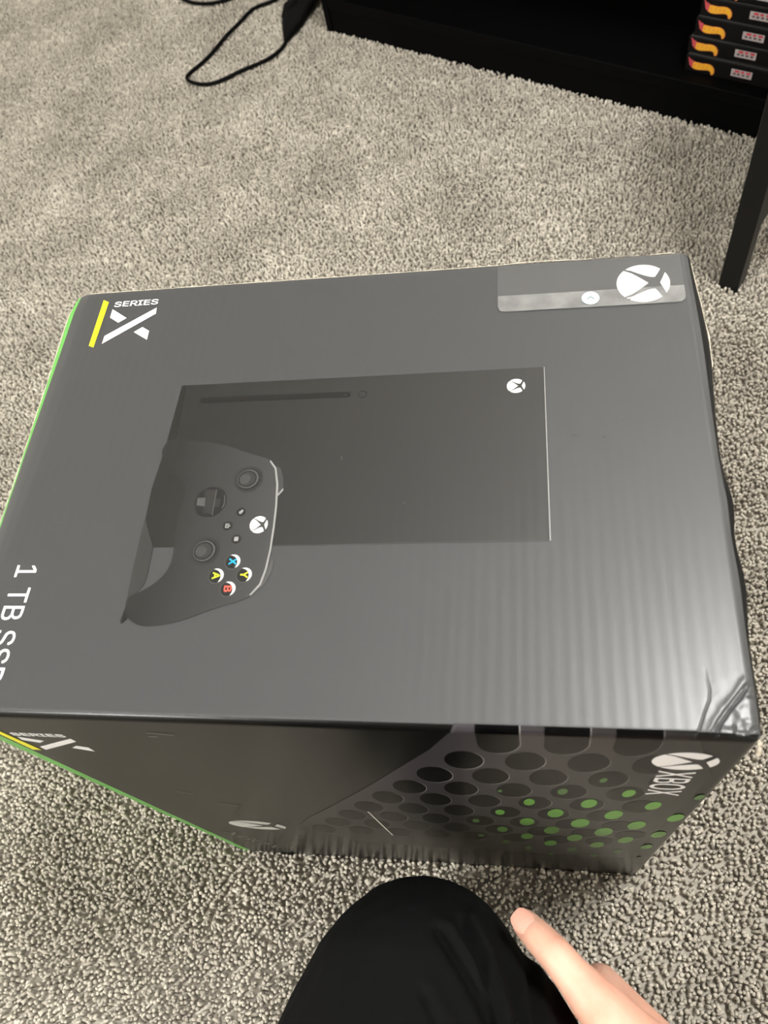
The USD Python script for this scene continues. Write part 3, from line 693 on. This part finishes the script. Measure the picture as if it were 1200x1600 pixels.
def tape_strip(x0a, x1a, s0, s1, off, rnd=0.0):
    """s runs up the top in y; past the far edge it goes round the corner and down the back"""
    u, s = np.linspace(0, 1, 40), np.linspace(s0, s1, 40)
    U, S = np.meshgrid(u, s, indexing='ij')
    X = x0a + (x1a - x0a) * U + 0.0012 * (S - s0) / max(s1 - s0, 1e-6) * U * 0
    if rnd:
        k = np.clip(1 - (S - s0) / rnd, 0, 1)
        inset = rnd * (1 - np.sqrt(np.maximum(1 - k ** 2, 0)))
        X = np.clip(X, x0a + inset, x1a - inset)
    arc = S - (BW - BR)
    th = np.clip(arc / BR, 0, np.pi / 2)
    def surf(o):
        Y = np.where(arc > 0, BW - BR + (BR + o) * np.sin(th), S)
        Z = np.where(arc > 0, BH - BR + (BR + o) * np.cos(th), BH + o) - np.maximum(arc - BR * np.pi / 2, 0)
        return np.stack([X, Y, Z - top_drop(X, np.minimum(Y, BW)) * (arc <= 0)], -1).reshape(-1, 3)
    n, m = U.shape
    i, j = np.meshgrid(np.arange(n - 1), np.arange(m - 1), indexing='ij')
    p = (i * m + j).ravel()
    F = np.vstack([np.stack([p, p + m, p + m + 1], 1), np.stack([p, p + m + 1, p + 1], 1)])
    return T3(surf(off), F)
tape = obj('sealing_tape', tape_strip(0.3215, 0.4447, 0.3012, BW + 0.012, 0.00042), M_TAPE, carton, smooth=True, label='clear sealing tape over the far edge')
obj('tape_tab', tape_strip(0.3215, 0.4447, 0.2862, 0.3012, 0.00042, rnd=0.006), M_TAPE2, tape, smooth=True, label='frosted pull tab of the tape')
M_TE = plain('tape_edge', (0.12, 0.12, 0.118), 0.3)
ink_top('tape_edge', LineString([(0.3216, 0.332), (0.3216, 0.291), (0.3232, 0.2866), (0.326, 0.2863), (0.43, 0.2860), (0.4415, 0.2862), (0.4444, 0.2888)]).buffer(0.00016), M_TE, 7, parent=tape)
M_DOTS = plain('sticker_pale_blue', (0.33, 0.41, 0.43), 0.4)
dt = ink_top('round_sticker', Point(0.3836, 0.2940).buffer(0.0059, 32), M_DOTS, 7, label='small round pale sticker with a caret', parent=tape)
ink_top('sticker_caret', LineString([(0.3815, 0.2932), (0.3836, 0.2953), (0.3857, 0.2932)]).buffer(0.0004), plain('print_slate', (0.16, 0.19, 0.20), 0.4), 8, parent=tape)

# torn and bare cardboard edges
def edge_line(pts, r, seed=0):
    P = smooth_path(pts, 120)
    g = np.random.default_rng(seed)
    w = np.convolve(g.normal(0, 1, 140), np.ones(6) / 6, 'same')[:120]
    P = P + np.stack([w, -w, w], 1) * r * 0.4
    return tube(P, np.maximum(r * (0.75 + 0.5 * w), r * 0.3), 6)
ed = obj('cardboard_edge', edge_line([(0.003, BW + 0.0006, BH - 0.003), (0.08, BW + 0.001, BH - 0.0032), (0.2, BW + 0.0007, BH - 0.003), (0.3215, BW + 0.001, BH - 0.003)], 0.00045, 1), M_KRAFT, carton, smooth=True, label='bare pale cardboard along the far edge')
RBY = np.linspace(BW - 0.012, 0.235, 10)
obj('cardboard_edge', edge_line([(0.3215, BW + 0.0008, BH - 0.003), (0.38, BW + 0.001, BH - 0.003), (0.43, BW + 0.001, BH - 0.003), (0.4455, BW + 0.0008, BH - 0.004), (0.4500, BW - 0.003, BH - 0.0045)] + [(BL + float(right_bulge(y, BH - 0.0056)) + 0.0002, y, BH - 0.0056) for y in RBY], 0.0005, 2), M_KRAFT, carton, smooth=True)
obj('cardboard_edge', edge_line([(0.4470, 0.005, BH - 0.010), (0.4500, 0.003, BH - 0.011), (0.4510, 0.0005, BH - 0.014), (0.4506, -0.001, BH - 0.020)], 0.0013, 3), M_KRAFT, carton, smooth=True, label='torn cardboard at the crushed corner')
LBY = np.linspace(0.10, BW - 0.012, 14)
obj('cardboard_edge', edge_line([(-float(left_bulge(y, BH - 0.0052)) - 0.0003, y, BH - 0.0052) for y in LBY], 0.0007, 4), M_KRAFT, carton, smooth=True, label='bare pale cardboard along the green side')

# ------------------------------------------------------------------ TV stand
M_FURN = mat('black_laminate', {'g': ('geometry', {}), 'n': ('noise_texture', {'scale': 400.0, 'detail': 2.0}), 'b': ('bump', {'strength': 0.12, 'distance': 0.0006}),
                                'p': ('principled_bsdf', {'base_color': (0.0012, 0.0012, 0.0013), 'roughness': 0.55, 'specular_ior_level': 0.05})},
             [('g.position', 'n.vector'), ('n.fac', 'b.height'), ('b.normal', 'p.normal')])
SN, ST0, ST1 = 1.415, -0.9716, 0.30
tv = thing('tv_stand', 'low black laminate TV stand with an open bottom shelf, behind the carton', 'tv stand')
obj('base_rail', span(ST0 + 0.016, ST1 - 0.016, SN + 0.003, SN + 0.02, 0.0, 0.062), M_FURN, tv)
obj('shelf', span(ST0 + 0.016, ST1 - 0.016, SN, SN + 0.37, 0.062, 0.084), M_FURN, tv)
obj('side_panel', span(ST0, ST0 + 0.016, SN, SN + 0.39, 0.0, 0.50), M_FURN, tv)
obj('side_panel', span(ST1 - 0.016, ST1, SN, SN + 0.39, 0.0, 0.50), M_FURN, tv)
obj('back_panel', span(ST0 + 0.016, ST1 - 0.016, SN + 0.37, SN + 0.38, 0.0, 0.50), M_FURN, tv)
obj('top_board', span(ST0 - 0.01, ST1 + 0.01, SN - 0.01, SN + 0.40, 0.50, 0.525), M_FURN, tv)

# ------------------------------------------------------------------ stack of slim toy-car boxes on its shelf
M_TOY = plain('toy_box_black', (0.003, 0.0026, 0.0025), 0.5, 0.12)
M_TOYT = plain('toy_box_top', (0.016, 0.016, 0.015), 0.45)
M_FLY = plain('flame_yellow', (0.62, 0.32, 0.015), 0.4)
M_FLR = plain('flame_red', (0.40, 0.05, 0.065), 0.4)
M_FLO = plain('flame_orange', (0.55, 0.16, 0.05), 0.4)
M_TAG = plain('toy_tag_white', (0.33, 0.29, 0.29), 0.4)
M_TAGR = plain('toy_tag_red', (0.45, 0.02, 0.04), 0.4)
M_TAGK = plain('toy_tag_ink', (0.05, 0.03, 0.03), 0.4)
TL_, TD_ = 0.235, 0.14
def flat_front(name, shape, m, parent, layer=1, label=None):
    me = tri_poly((Polygon(shape) if isinstance(shape, list) else shape).buffer(0), 0.00012)
    v = np.array(me.vertices)
    me.vertices = np.stack([v[:, 0], -v[:, 2] - 0.00012 * layer, v[:, 1]], 1)
    me.invert() if me.volume < 0 else None
    return obj(name, me, m, parent, label=label)
def flame(s):
    """wavy flame, tail tips at the left, nose curling down at the right; unit length"""
    body = Polygon([(0.22, 0.50), (0.38, 0.49), (0.55, 0.48), (0.70, 0.52), (0.82, 0.52), (0.92, 0.45), (0.99, 0.30), (1.0, 0.12), (0.96, -0.02), (0.94, 0.10), (0.89, 0.19), (0.78, 0.22), (0.6, 0.17), (0.42, 0.12), (0.30, 0.12), (0.2, 0.18)]).buffer(0.03).buffer(-0.02)
    tail = Polygon([(0.0, 0.72), (0.05, 0.56), (0.03, 0.50), (0.08, 0.42), (0.07, 0.32), (0.14, 0.22), (0.22, 0.13), (0.27, 0.15), (0.29, 0.30), (0.26, 0.50), (0.2, 0.52), (0.16, 0.62), (0.12, 0.56), (0.07, 0.66)]).buffer(0.012)
    edge = body.buffer(0.03)
    f = lambda g: affinity.scale(g, s, s * 0.62, origin=(0, 0))
    return f(body), f(tail), f(edge)
stack = [(0.819, 0.028, 0.0290, 0.0), (0.8165, 0.034, 0.0255, 0.4), (0.8215, 0.040, 0.0300, -0.5), (0.8245, 0.044, 0.0275, 0.3), (0.829, 0.047, 0.029, -0.2)]
TOYL = ['slim black toy car box with flame logo, bottom of the stack', 'slim black toy car box with flame logo, second from the bottom of the stack', 'slim black toy car box with flame logo, third from the bottom of the stack',
        'slim black toy car box with flame logo, fourth from the bottom of the stack', 'dark toy car box at the top of the stack, mostly out of the picture']
z = 0.0845
for k, (s, off, hh, rot) in enumerate(stack):
    p = room(ST0 + s, SN + off, z)
    tb = thing('toy_car_box', TOYL[k], 'toy box', 'slim toy car boxes stacked on the TV stand shelf', loc=p, rotz=RZ + math.radians(rot))
    obj('carton', rbox((TL_, TD_, hh), (TL_ / 2, TD_ / 2, hh / 2), 0.0012, 8), M_TOY, tb)
    obj('lid', rbox((TL_ - 0.004, TD_ - 0.004, 0.0012), (TL_ / 2, TD_ / 2, hh + 0.0004), 0.0005, 6), M_TOYT, tb)
    b, t_, e = flame(0.047)
    at = lambda g: affinity.translate(g, 0.0045, hh * 0.12)
    flat_front('flame_edge', at(e), M_FLO, tb, 1)
    flat_front('flame_tail', at(t_), M_FLR, tb, 2, 'red flame tail')
    fb = flat_front('flame_logo', at(b), M_FLY, tb, 3, 'yellow flame logo')
    for q in (0.26, 0.42, 0.58, 0.72):
        flat_front('flame_lettering', at(affinity.scale(LineString([(q, 0.28), (q + 0.04, 0.42)]).buffer(0.018), 0.047, 0.047 * 0.62, origin=(0, 0))), M_FLO, fb, 4)
    g = flat_front('name_tag', affinity.translate(sbox(0, 0, 0.036, 0.0125), 0.082, hh * 0.30), M_TAG, tb, 1, 'small white tag with red marks')
    for q, w, m in ((0.006, 0.008, M_TAGR), (0.017, 0.005, M_TAGR), (0.026, 0.007, M_TAGR)):
        flat_front('tag_mark', affinity.translate(sbox(0, 0, w, 0.0035), 0.082 + q, hh * 0.30 + 0.0075), m, g, 2)
    for q in (0.004, 0.011, 0.019, 0.027):
        flat_front('tag_mark', affinity.translate(sbox(0, 0, 0.0045, 0.003), 0.082 + q, hh * 0.30 + 0.003), M_TAGK, g, 2)
    z += hh + 0.0012

# ------------------------------------------------------------------ black side table at the right
M_LEG = plain('black_metal', (0.0025, 0.0025, 0.0025), 0.42, 0.3)
tbl = thing('side_table', 'black side table standing right of the carton, its square leg on the carpet', 'table')
for (t, n) in ((0.0945, 1.068), (0.0945, 1.36), (0.90, 1.068), (0.90, 1.36)):
    obj('leg', span(t, t + 0.031, n, n + 0.031, 0.0, 0.70), M_LEG, tbl)
for t in (0.108, 0.9):
    obj('stretcher', span(t, t + 0.017, 1.098, 1.361, 0.115, 0.15), M_LEG, tbl)
obj('tabletop', span(0.08, 0.945, 1.055, 1.40, 0.70, 0.725), M_LEG, tbl)

# ------------------------------------------------------------------ power cord on the carpet
M_CORD = plain('black_rubber', (0.0018, 0.0018, 0.0018), 0.65, 0.06)
cord = thing('power_cord', 'black power cord looped on the carpet with an inline plug beside the TV stand', 'cord')
zc = 0.0165
loop = [(-0.20, 1.96), (-0.215, 1.905), (-0.2323, 1.8621), (-0.2763, 1.8395), (-0.303, 1.793), (-0.3296, 1.7373), (-0.3662, 1.6441), (-0.392, 1.603), (-0.3975, 1.5880), (-0.3814, 1.5655), (-0.326, 1.5527), (-0.2724, 1.5851), (-0.2115, 1.6212), (-0.1890, 1.6504), (-0.1800, 1.6830)]
obj('cable', tube(smooth_path([(x, y, zc) for i, (x, y) in enumerate(loop)], 140), 0.0041, 10), M_CORD, cord, smooth=True)
def hull_of(spheres, seg=20):
    return m3.Manifold.batch_hull([m3.Manifold.sphere(r, seg).translate(list(map(float, p))) for p, r in spheres])
pl = hull_of([((-0.1795, 1.683, 0.020), 0.006), ((-0.186, 1.74, 0.024), 0.010), ((-0.157, 1.735, 0.022), 0.010), ((-0.180, 1.86, 0.028), 0.013), ((-0.128, 1.85, 0.026), 0.013)])
obj('plug_body', pl, M_CORD, cord, smooth=30)
obj('plug_side', hull_of([((-0.192, 1.765, 0.026), 0.008), ((-0.190, 1.80, 0.030), 0.009), ((-0.172, 1.80, 0.034), 0.009)]), M_CORD, cord, smooth=30)
obj('cable', tube(smooth_path([(-0.151, 1.86, 0.026), (-0.145, 1.92, 0.02), (-0.20, 2.0, zc), (-0.33, 1.905, zc), (-0.40, 1.885, zc), (-0.47, 1.915, zc), (-0.5, 2.0, zc)], 80), 0.0041, 10), M_CORD, cord, smooth=True)

# ------------------------------------------------------------------ the person: down on one knee behind the carton
FOLDS = [[(0.2827, -0.0861), (0.2962, -0.1023), (0.3092, -0.1191), (0.3147, -0.1319), (0.3186, -0.1419)],
         [(0.2948, -0.0802), (0.3073, -0.0987), (0.3138, -0.1147), (0.317, -0.1265), (0.3216, -0.1416)],
         [(0.3184, -0.0965), (0.3247, -0.1084), (0.33, -0.1254), (0.3336, -0.138)],
         [(0.3363, -0.1028), (0.3377, -0.1142), (0.3398, -0.1246), (0.3411, -0.1349)],
         [(0.2761, -0.119), (0.2846, -0.1331), (0.2913, -0.1442)]]
def chain(pts):
    out = []
    for a, b in zip(pts[:-1], pts[1:]):
        out.append(hull_of([a, b], 28))
    return out
def skin_of(mans, length, it=12):
    m = m3.Manifold.batch_boolean(mans, m3.OpType.Add).refine_to_length(length).to_mesh()
    t = T3(m.vert_properties[:, :3], m.tri_verts)
    t.merge_vertices(digits_vertex=6)
    trimesh.smoothing.filter_taubin(t, lamb=0.5, nu=0.52, iterations=it)
    return t

KN = (0.264, -0.1335, 0.375)
RHIP, LHIP, LKN = (0.262, -0.545, 0.50), (0.10, -0.56, 0.50), (0.045, -0.47, 0.085)
trousers_m = chain([(RHIP, 0.098), ((0.272, -0.235, 0.392), 0.094)]) + [hull_of([(KN, 0.0795), ((0.251, -0.165, 0.372), 0.082), ((0.270, -0.222, 0.39), 0.099)], 28), hull_of([((0.300, -0.150, 0.375), 0.0665), (KN, 0.070), ((0.290, -0.22, 0.385), 0.09), ((0.312, -0.215, 0.385), 0.092)], 28), hull_of([(KN, 0.0795), ((0.270, -0.222, 0.39), 0.099), ((0.312, -0.215, 0.385), 0.092)], 28), hull_of([(RHIP, 0.098), ((0.270, -0.222, 0.39), 0.099), ((0.312, -0.215, 0.385), 0.092)], 28)] + chain([(KN, 0.0795), ((0.264, -0.120, 0.365), 0.072), ((0.228, -0.140, 0.22), 0.072), ((0.192, -0.150, 0.105), 0.062)]) \
    + chain([(LHIP, 0.098), (LKN, 0.073)]) + chain([(LKN, 0.073), ((0.04, -0.70, 0.075), 0.062), ((0.04, -0.84, 0.066), 0.054)]) \
    + [hull_of([(RHIP, 0.10), (LHIP, 0.10), ((0.18, -0.56, 0.62), 0.115)], 28)]
trs = skin_of(trousers_m, 0.0035, 14)
v = np.array(trs.vertices)
near = (v[:, 1] > -0.27) & (v[:, 2] > 0.30)
nrm = np.array(trs.vertex_normals)
dsp = np.zeros(len(v))
for F_, w, d in zip(FOLDS, (0.0028, 0.0030, 0.0026, 0.0024, 0.0020), (0.0062, 0.0075, 0.0052, 0.0050, 0.0030)):
    dd = seg_dist(v[:, 0], v[:, 1], F_)
    dsp -= d * np.exp(-(dd / w) ** 2)
    off = [(a + 0.0058, b + 0.002) for a, b in F_]
    dsp += 0.55 * d * np.exp(-(seg_dist(v[:, 0], v[:, 1], off) / 0.0045) ** 2)
dsp *= np.clip((v[:, 2] - 0.36) / 0.04, 0, 1)
dsp += 0.004 * (meshkit.fbm(v * 14.0, 3, 21) - 0.5)
trs.vertices = v + nrm * dsp[:, None]

M_TROUS = mat('black_cotton', {'g': ('geometry', {}), 'n': ('noise_texture', {'scale': 1400.0, 'detail': 2.0}), 'b': ('bump', {'strength': 0.35, 'distance': 0.0006}),
                               'p': ('principled_bsdf', {'base_color': (0.0027, 0.0029, 0.0030), 'roughness': 0.85, 'specular_ior_level': 0.08})},
              [('g.position', 'n.vector'), ('n.fac', 'b.height'), ('b.normal', 'p.normal')])
M_SKIN = mat('skin', {'g': ('geometry', {}), 'n': ('noise_texture', {'scale': 38.0, 'detail': 3.0}), 'r': ('rgb_ramp', {'ramp': [(0.3, (0.52, 0.27, 0.195)), (0.7, (0.61, 0.345, 0.26))]}),
                      'n2': ('noise_texture', {'scale': 700.0, 'detail': 2.0}), 'b': ('bump', {'strength': 0.15, 'distance': 0.0006}),
                      'p': ('principled_bsdf', {'roughness': 0.5, 'specular_ior_level': 0.35, 'subsurface_weight': 0.35, 'subsurface_scale': 0.006, 'subsurface_radius': (1.0, 0.35, 0.2)})},
             [('g.position', 'n.vector'), ('n.fac', 'r.fac'), ('r.color', 'p.base_color'), ('g.position', 'n2.vector'), ('n2.fac', 'b.height'), ('b.normal', 'p.normal')])
M_NAIL = plain('nail', (0.54, 0.275, 0.21), 0.36)
M_SHIRT = plain('dark_shirt', (0.035, 0.03, 0.03), 0.85)
M_HAIR = plain('brown_hair', (0.03, 0.018, 0.01), 0.6)
M_SOCK = plain('dark_sock', (0.012, 0.012, 0.012), 0.9)
M_EYEW = plain('eye_white', (0.75, 0.73, 0.7), 0.2)
M_IRIS = plain('iris', (0.03, 0.02, 0.012), 0.2)

person = thing('person', 'person in black trousers kneeling at the carton, right hand on the raised knee', 'person')
obj('trousers', trs, M_TROUS, person, smooth=True, label='black trousers creased over the raised knee')

# right hand: thumb along the knee, fingers down the outer side of the leg
TIP, IP, MCP, CMC = (0.3352, -0.0786, 0.4250), (0.3521, -0.0941, 0.437), (0.3721, -0.1147, 0.4365), (0.3940, -0.1345, 0.427)
WR = (0.4190, -0.1560, 0.420)
hand = chain([(TIP, 0.0086), ((0.3430, -0.0858, 0.4315), 0.0098), (IP, 0.0104), ((0.3615, -0.1040, 0.4375), 0.0112), (MCP, 0.0138), (CMC, 0.0175), (WR, 0.024)])
palm = [((0.3795, -0.1080, 0.402), 0.0125), ((0.3850, -0.1150, 0.383), 0.0120), ((0.3900, -0.1230, 0.365), 0.0112), ((0.3960, -0.1330, 0.350), 0.0105)]
hand += [hull_of(palm[:2] + [(CMC, 0.0165), (MCP, 0.0115)], 24), hull_of(palm[:2] + [(WR, 0.023), (CMC, 0.016)], 24), hull_of(palm[1:] + [(WR, 0.023), ((0.425, -0.162, 0.405), 0.021)], 24)]
for k, ((p, r), L) in enumerate(zip(palm, ((0.040, 0.025, 0.021), (0.044, 0.028, 0.022), (0.041, 0.026, 0.021), (0.033, 0.020, 0.019)))):
    p = np.array(p)
    d1, d2, d3 = np.array([-0.10, -0.02, -0.99]), np.array([-0.22, 0.02, -0.97]), np.array([-0.35, 0.05, -0.93])
    q1 = p + d1 / np.linalg.norm(d1) * L[0]
    q2 = q1 + d2 / np.linalg.norm(d2) * L[1]
    q3 = q2 + d3 / np.linalg.norm(d3) * L[2]
    hand += chain([(tuple(p), r), (tuple(q1), 0.0092 - 0.0006 * (k == 3)), (tuple(q2), 0.0082 - 0.0006 * (k == 3)), (tuple(q3), 0.0072 - 0.0006 * (k == 3))])
arm = chain([(WR, 0.024), ((0.445, -0.21, 0.43), 0.028), ((0.50, -0.40, 0.50), 0.041)]) + [hull_of([(WR, 0.024), ((0.425, -0.162, 0.405), 0.021), ((0.445, -0.21, 0.43), 0.028)], 24)]
hand_m = skin_of(hand + arm, 0.0026, 16)
ELB, SHO = (0.50, -0.40, 0.50), (0.375, -0.58, 0.98)
LSHO, LELB, LWR = (0.01, -0.58, 0.98), (-0.045, -0.56, 0.70), (-0.038, -0.505, 0.46)
NECK, HEAD = (0.195, -0.57, 1.06), (0.20, -0.53, 1.215)
upper = chain([(ELB, 0.041), (SHO, 0.052)]) + chain([(LSHO, 0.052), (LELB, 0.040), (LWR, 0.026)]) \
    + [hull_of([(SHO, 0.05), (LSHO, 0.05), ((0.19, -0.585, 1.0), 0.07)]), hull_of([((0.19, -0.58, 0.66), 0.11), ((0.24, -0.585, 0.95), 0.095), ((0.14, -0.585, 0.95), 0.095)]),
       hull_of([((0.19, -0.585, 1.0), 0.062), (NECK, 0.055)]), hull_of([(NECK, 0.054), ((0.198, -0.55, 1.13), 0.052)]),
       hull_of([((0.2, -0.545, 1.225), 0.082), ((0.2, -0.50, 1.22), 0.072), ((0.2, -0.485, 1.145), 0.040), ((0.2, -0.56, 1.24), 0.082)]),
       hull_of([((0.2, -0.428, 1.205), 0.008), ((0.2, -0.412, 1.175), 0.011), ((0.2, -0.44, 1.165), 0.012)]),
       hull_of([((0.185, -0.437, 1.137), 0.008), ((0.215, -0.437, 1.137), 0.008)]),
       hull_of([((0.283, -0.545, 1.215), 0.010), ((0.288, -0.555, 1.185), 0.010), ((0.28, -0.54, 1.18), 0.008)]), hull_of([((0.117, -0.545, 1.215), 0.010), ((0.112, -0.555, 1.185), 0.010), ((0.12, -0.54, 1.18), 0.008)])]
lp = np.array(LWR) + np.array([0.0, 0.01, -0.07])
upper += [hull_of([(LWR, 0.023), (tuple(lp + [0, 0.032, 0]), 0.0115), (tuple(lp + [0, -0.03, 0.002]), 0.0115)])]
for k in range(4):
    b0 = lp + np.array([0, -0.03 + 0.0205 * k, -0.004])
    upper += chain([(tuple(b0), 0.0095), (tuple(b0 + [0.003, 0.003, -0.038]), 0.0088), (tuple(b0 + [0.010, 0.004, -0.066 - 0.005 * (k in (1, 2))]), 0.008)])
upper += chain([(tuple(np.array(LWR) + [0.0, 0.015, -0.02]), 0.014), (tuple(np.array(LWR) + [0.008, 0.048, -0.055]), 0.0115), (tuple(np.array(LWR) + [0.014, 0.058, -0.088]), 0.009)])
low = chain([((0.192, -0.150, 0.10), 0.038), ((0.190, -0.17, 0.05), 0.036)]) + chain([((0.04, -0.84, 0.066), 0.036), ((0.04, -0.90, 0.06), 0.033)])
bodym = m3.Manifold.batch_boolean(upper, m3.OpType.Add).refine_to_length(0.009).to_mesh()
b1 = T3(bodym.vert_properties[:, :3], bodym.tri_verts); b1.merge_vertices(digits_vertex=6)
trimesh.smoothing.filter_taubin(b1, lamb=0.5, nu=0.52, iterations=6)
lowm = skin_of(low, 0.01, 4)
# crease lines over the thumb's knuckle
hv = np.array(hand_m.vertices); hn = np.array(hand_m.vertex_normals)
ax = (np.array(MCP) - np.array(TIP)); ax /= np.linalg.norm(ax)
hs = (hv - np.array(TIP)) @ ax
nearth = np.linalg.norm(hv - np.array(TIP) - hs[:, None] * ax, axis=1) < 0.02
cr = np.zeros(len(hv))
for s0, d in ((0.0215, 0.00045), (0.0250, 0.0006), (0.0285, 0.0004)):
    cr -= d * np.exp(-((hs - s0) / 0.0009) ** 2)
cr += 0.0007 * np.exp(-((hs - 0.025) / 0.006) ** 2)
hv += hn * (cr * nearth * np.clip(hn[:, 2] * 1.5, 0, 1))[:, None]
hand_m.vertices = hv
obj('body', trimesh.util.concatenate([hand_m, b1, lowm]), M_SKIN, person, smooth=True, label='bare skin: head, arms and right hand with raised thumb')

# thumb nail: a curved plate set on the back of the tip
tip, ip = np.array(TIP), np.array(IP)
ax = (tip - ip) / np.linalg.norm(tip - ip)
view = np.array([-0.10, 0.02, 1.0]); view -= ax * (view @ ax); view /= np.linalg.norm(view)
sd = np.cross(ax, view)
U, Vv = np.meshgrid(np.linspace(-1, 1, 15), np.linspace(-1, 1, 17), indexing='ij')
sup = 2.6
L = 0.0072
wid = 0.0066 * (1 - np.abs(Vv) ** 3.4 * np.where(Vv > 0, 0.42, 0.55))
ang = U * wid / 0.0092
nr = 0.0096 + 0.0006 * (1 - Vv ** 2)
cen = tip[None, None] - ax * 0.0012 + ax * (Vv * L)[..., None]
NP = cen + (np.cos(ang) * nr)[..., None] * view + (np.sin(ang) * nr)[..., None] * sd
n_, m_ = U.shape
i, j = np.meshgrid(np.arange(n_ - 1), np.arange(m_ - 1), indexing='ij')
p = (i * m_ + j).ravel()
F = np.vstack([np.stack([p, p + m_, p + m_ + 1], 1), np.stack([p, p + m_ + 1, p + 1], 1)])
top_ = NP.reshape(-1, 3)
bot = top_ - view * 0.0012
K = len(top_)
nail = trimesh.Trimesh(np.vstack([top_, bot]), np.vstack([F, F[:, ::-1] + K]), process=False)
obj('thumb_nail', nail, M_NAIL, person, smooth=True, label='pink thumb nail')

sh = skin_of([hull_of([((0.18, -0.565, 0.60), 0.128), ((0.18, -0.565, 0.70), 0.122)]), hull_of([((0.19, -0.58, 0.66), 0.122), ((0.245, -0.585, 0.95), 0.105), ((0.135, -0.585, 0.95), 0.105)]),
              hull_of([(SHO, 0.062), (LSHO, 0.062), ((0.19, -0.585, 0.995), 0.078)])] + chain([(SHO, 0.064), (tuple(np.array(SHO) * 0.45 + np.array(ELB) * 0.55), 0.056)]) + chain([(LSHO, 0.064), (tuple(np.array(LSHO) * 0.45 + np.array(LELB) * 0.55), 0.056)]), 0.012, 8)
obj('shirt', sh, M_SHIRT, person, smooth=True)
hr = skin_of([hull_of([((0.2, -0.565, 1.26), 0.088), ((0.2, -0.52, 1.275), 0.072), ((0.2, -0.60, 1.19), 0.062)])], 0.008, 4)
obj('hair', hr, M_HAIR, person, smooth=True)
for sx in (-1, 1):
    obj('eye', trimesh.creation.icosphere(2, 0.012).apply_translation((0.2 + sx * 0.031, -0.440, 1.208)), M_EYEW, person, smooth=True)
    obj('iris', trimesh.creation.icosphere(2, 0.0065).apply_translation((0.2 + sx * 0.031, -0.4338, 1.2055)), M_IRIS, person, smooth=True)
sk = skin_of(chain([((0.190, -0.18, 0.052), 0.040), ((0.225, -0.10, 0.040), 0.036), ((0.235, -0.07, 0.034), 0.030)]) + chain([((0.192, -0.150, 0.10), 0.043), ((0.190, -0.18, 0.052), 0.040)]), 0.008, 6)
obj('sock', sk, M_SOCK, person, smooth=True)
sk2 = skin_of(chain([((0.04, -0.86, 0.062), 0.040), ((0.04, -0.92, 0.058), 0.038), ((0.045, -0.985, 0.04), 0.030)]), 0.008, 6)
obj('sock', sk2, M_SOCK, person, smooth=True)
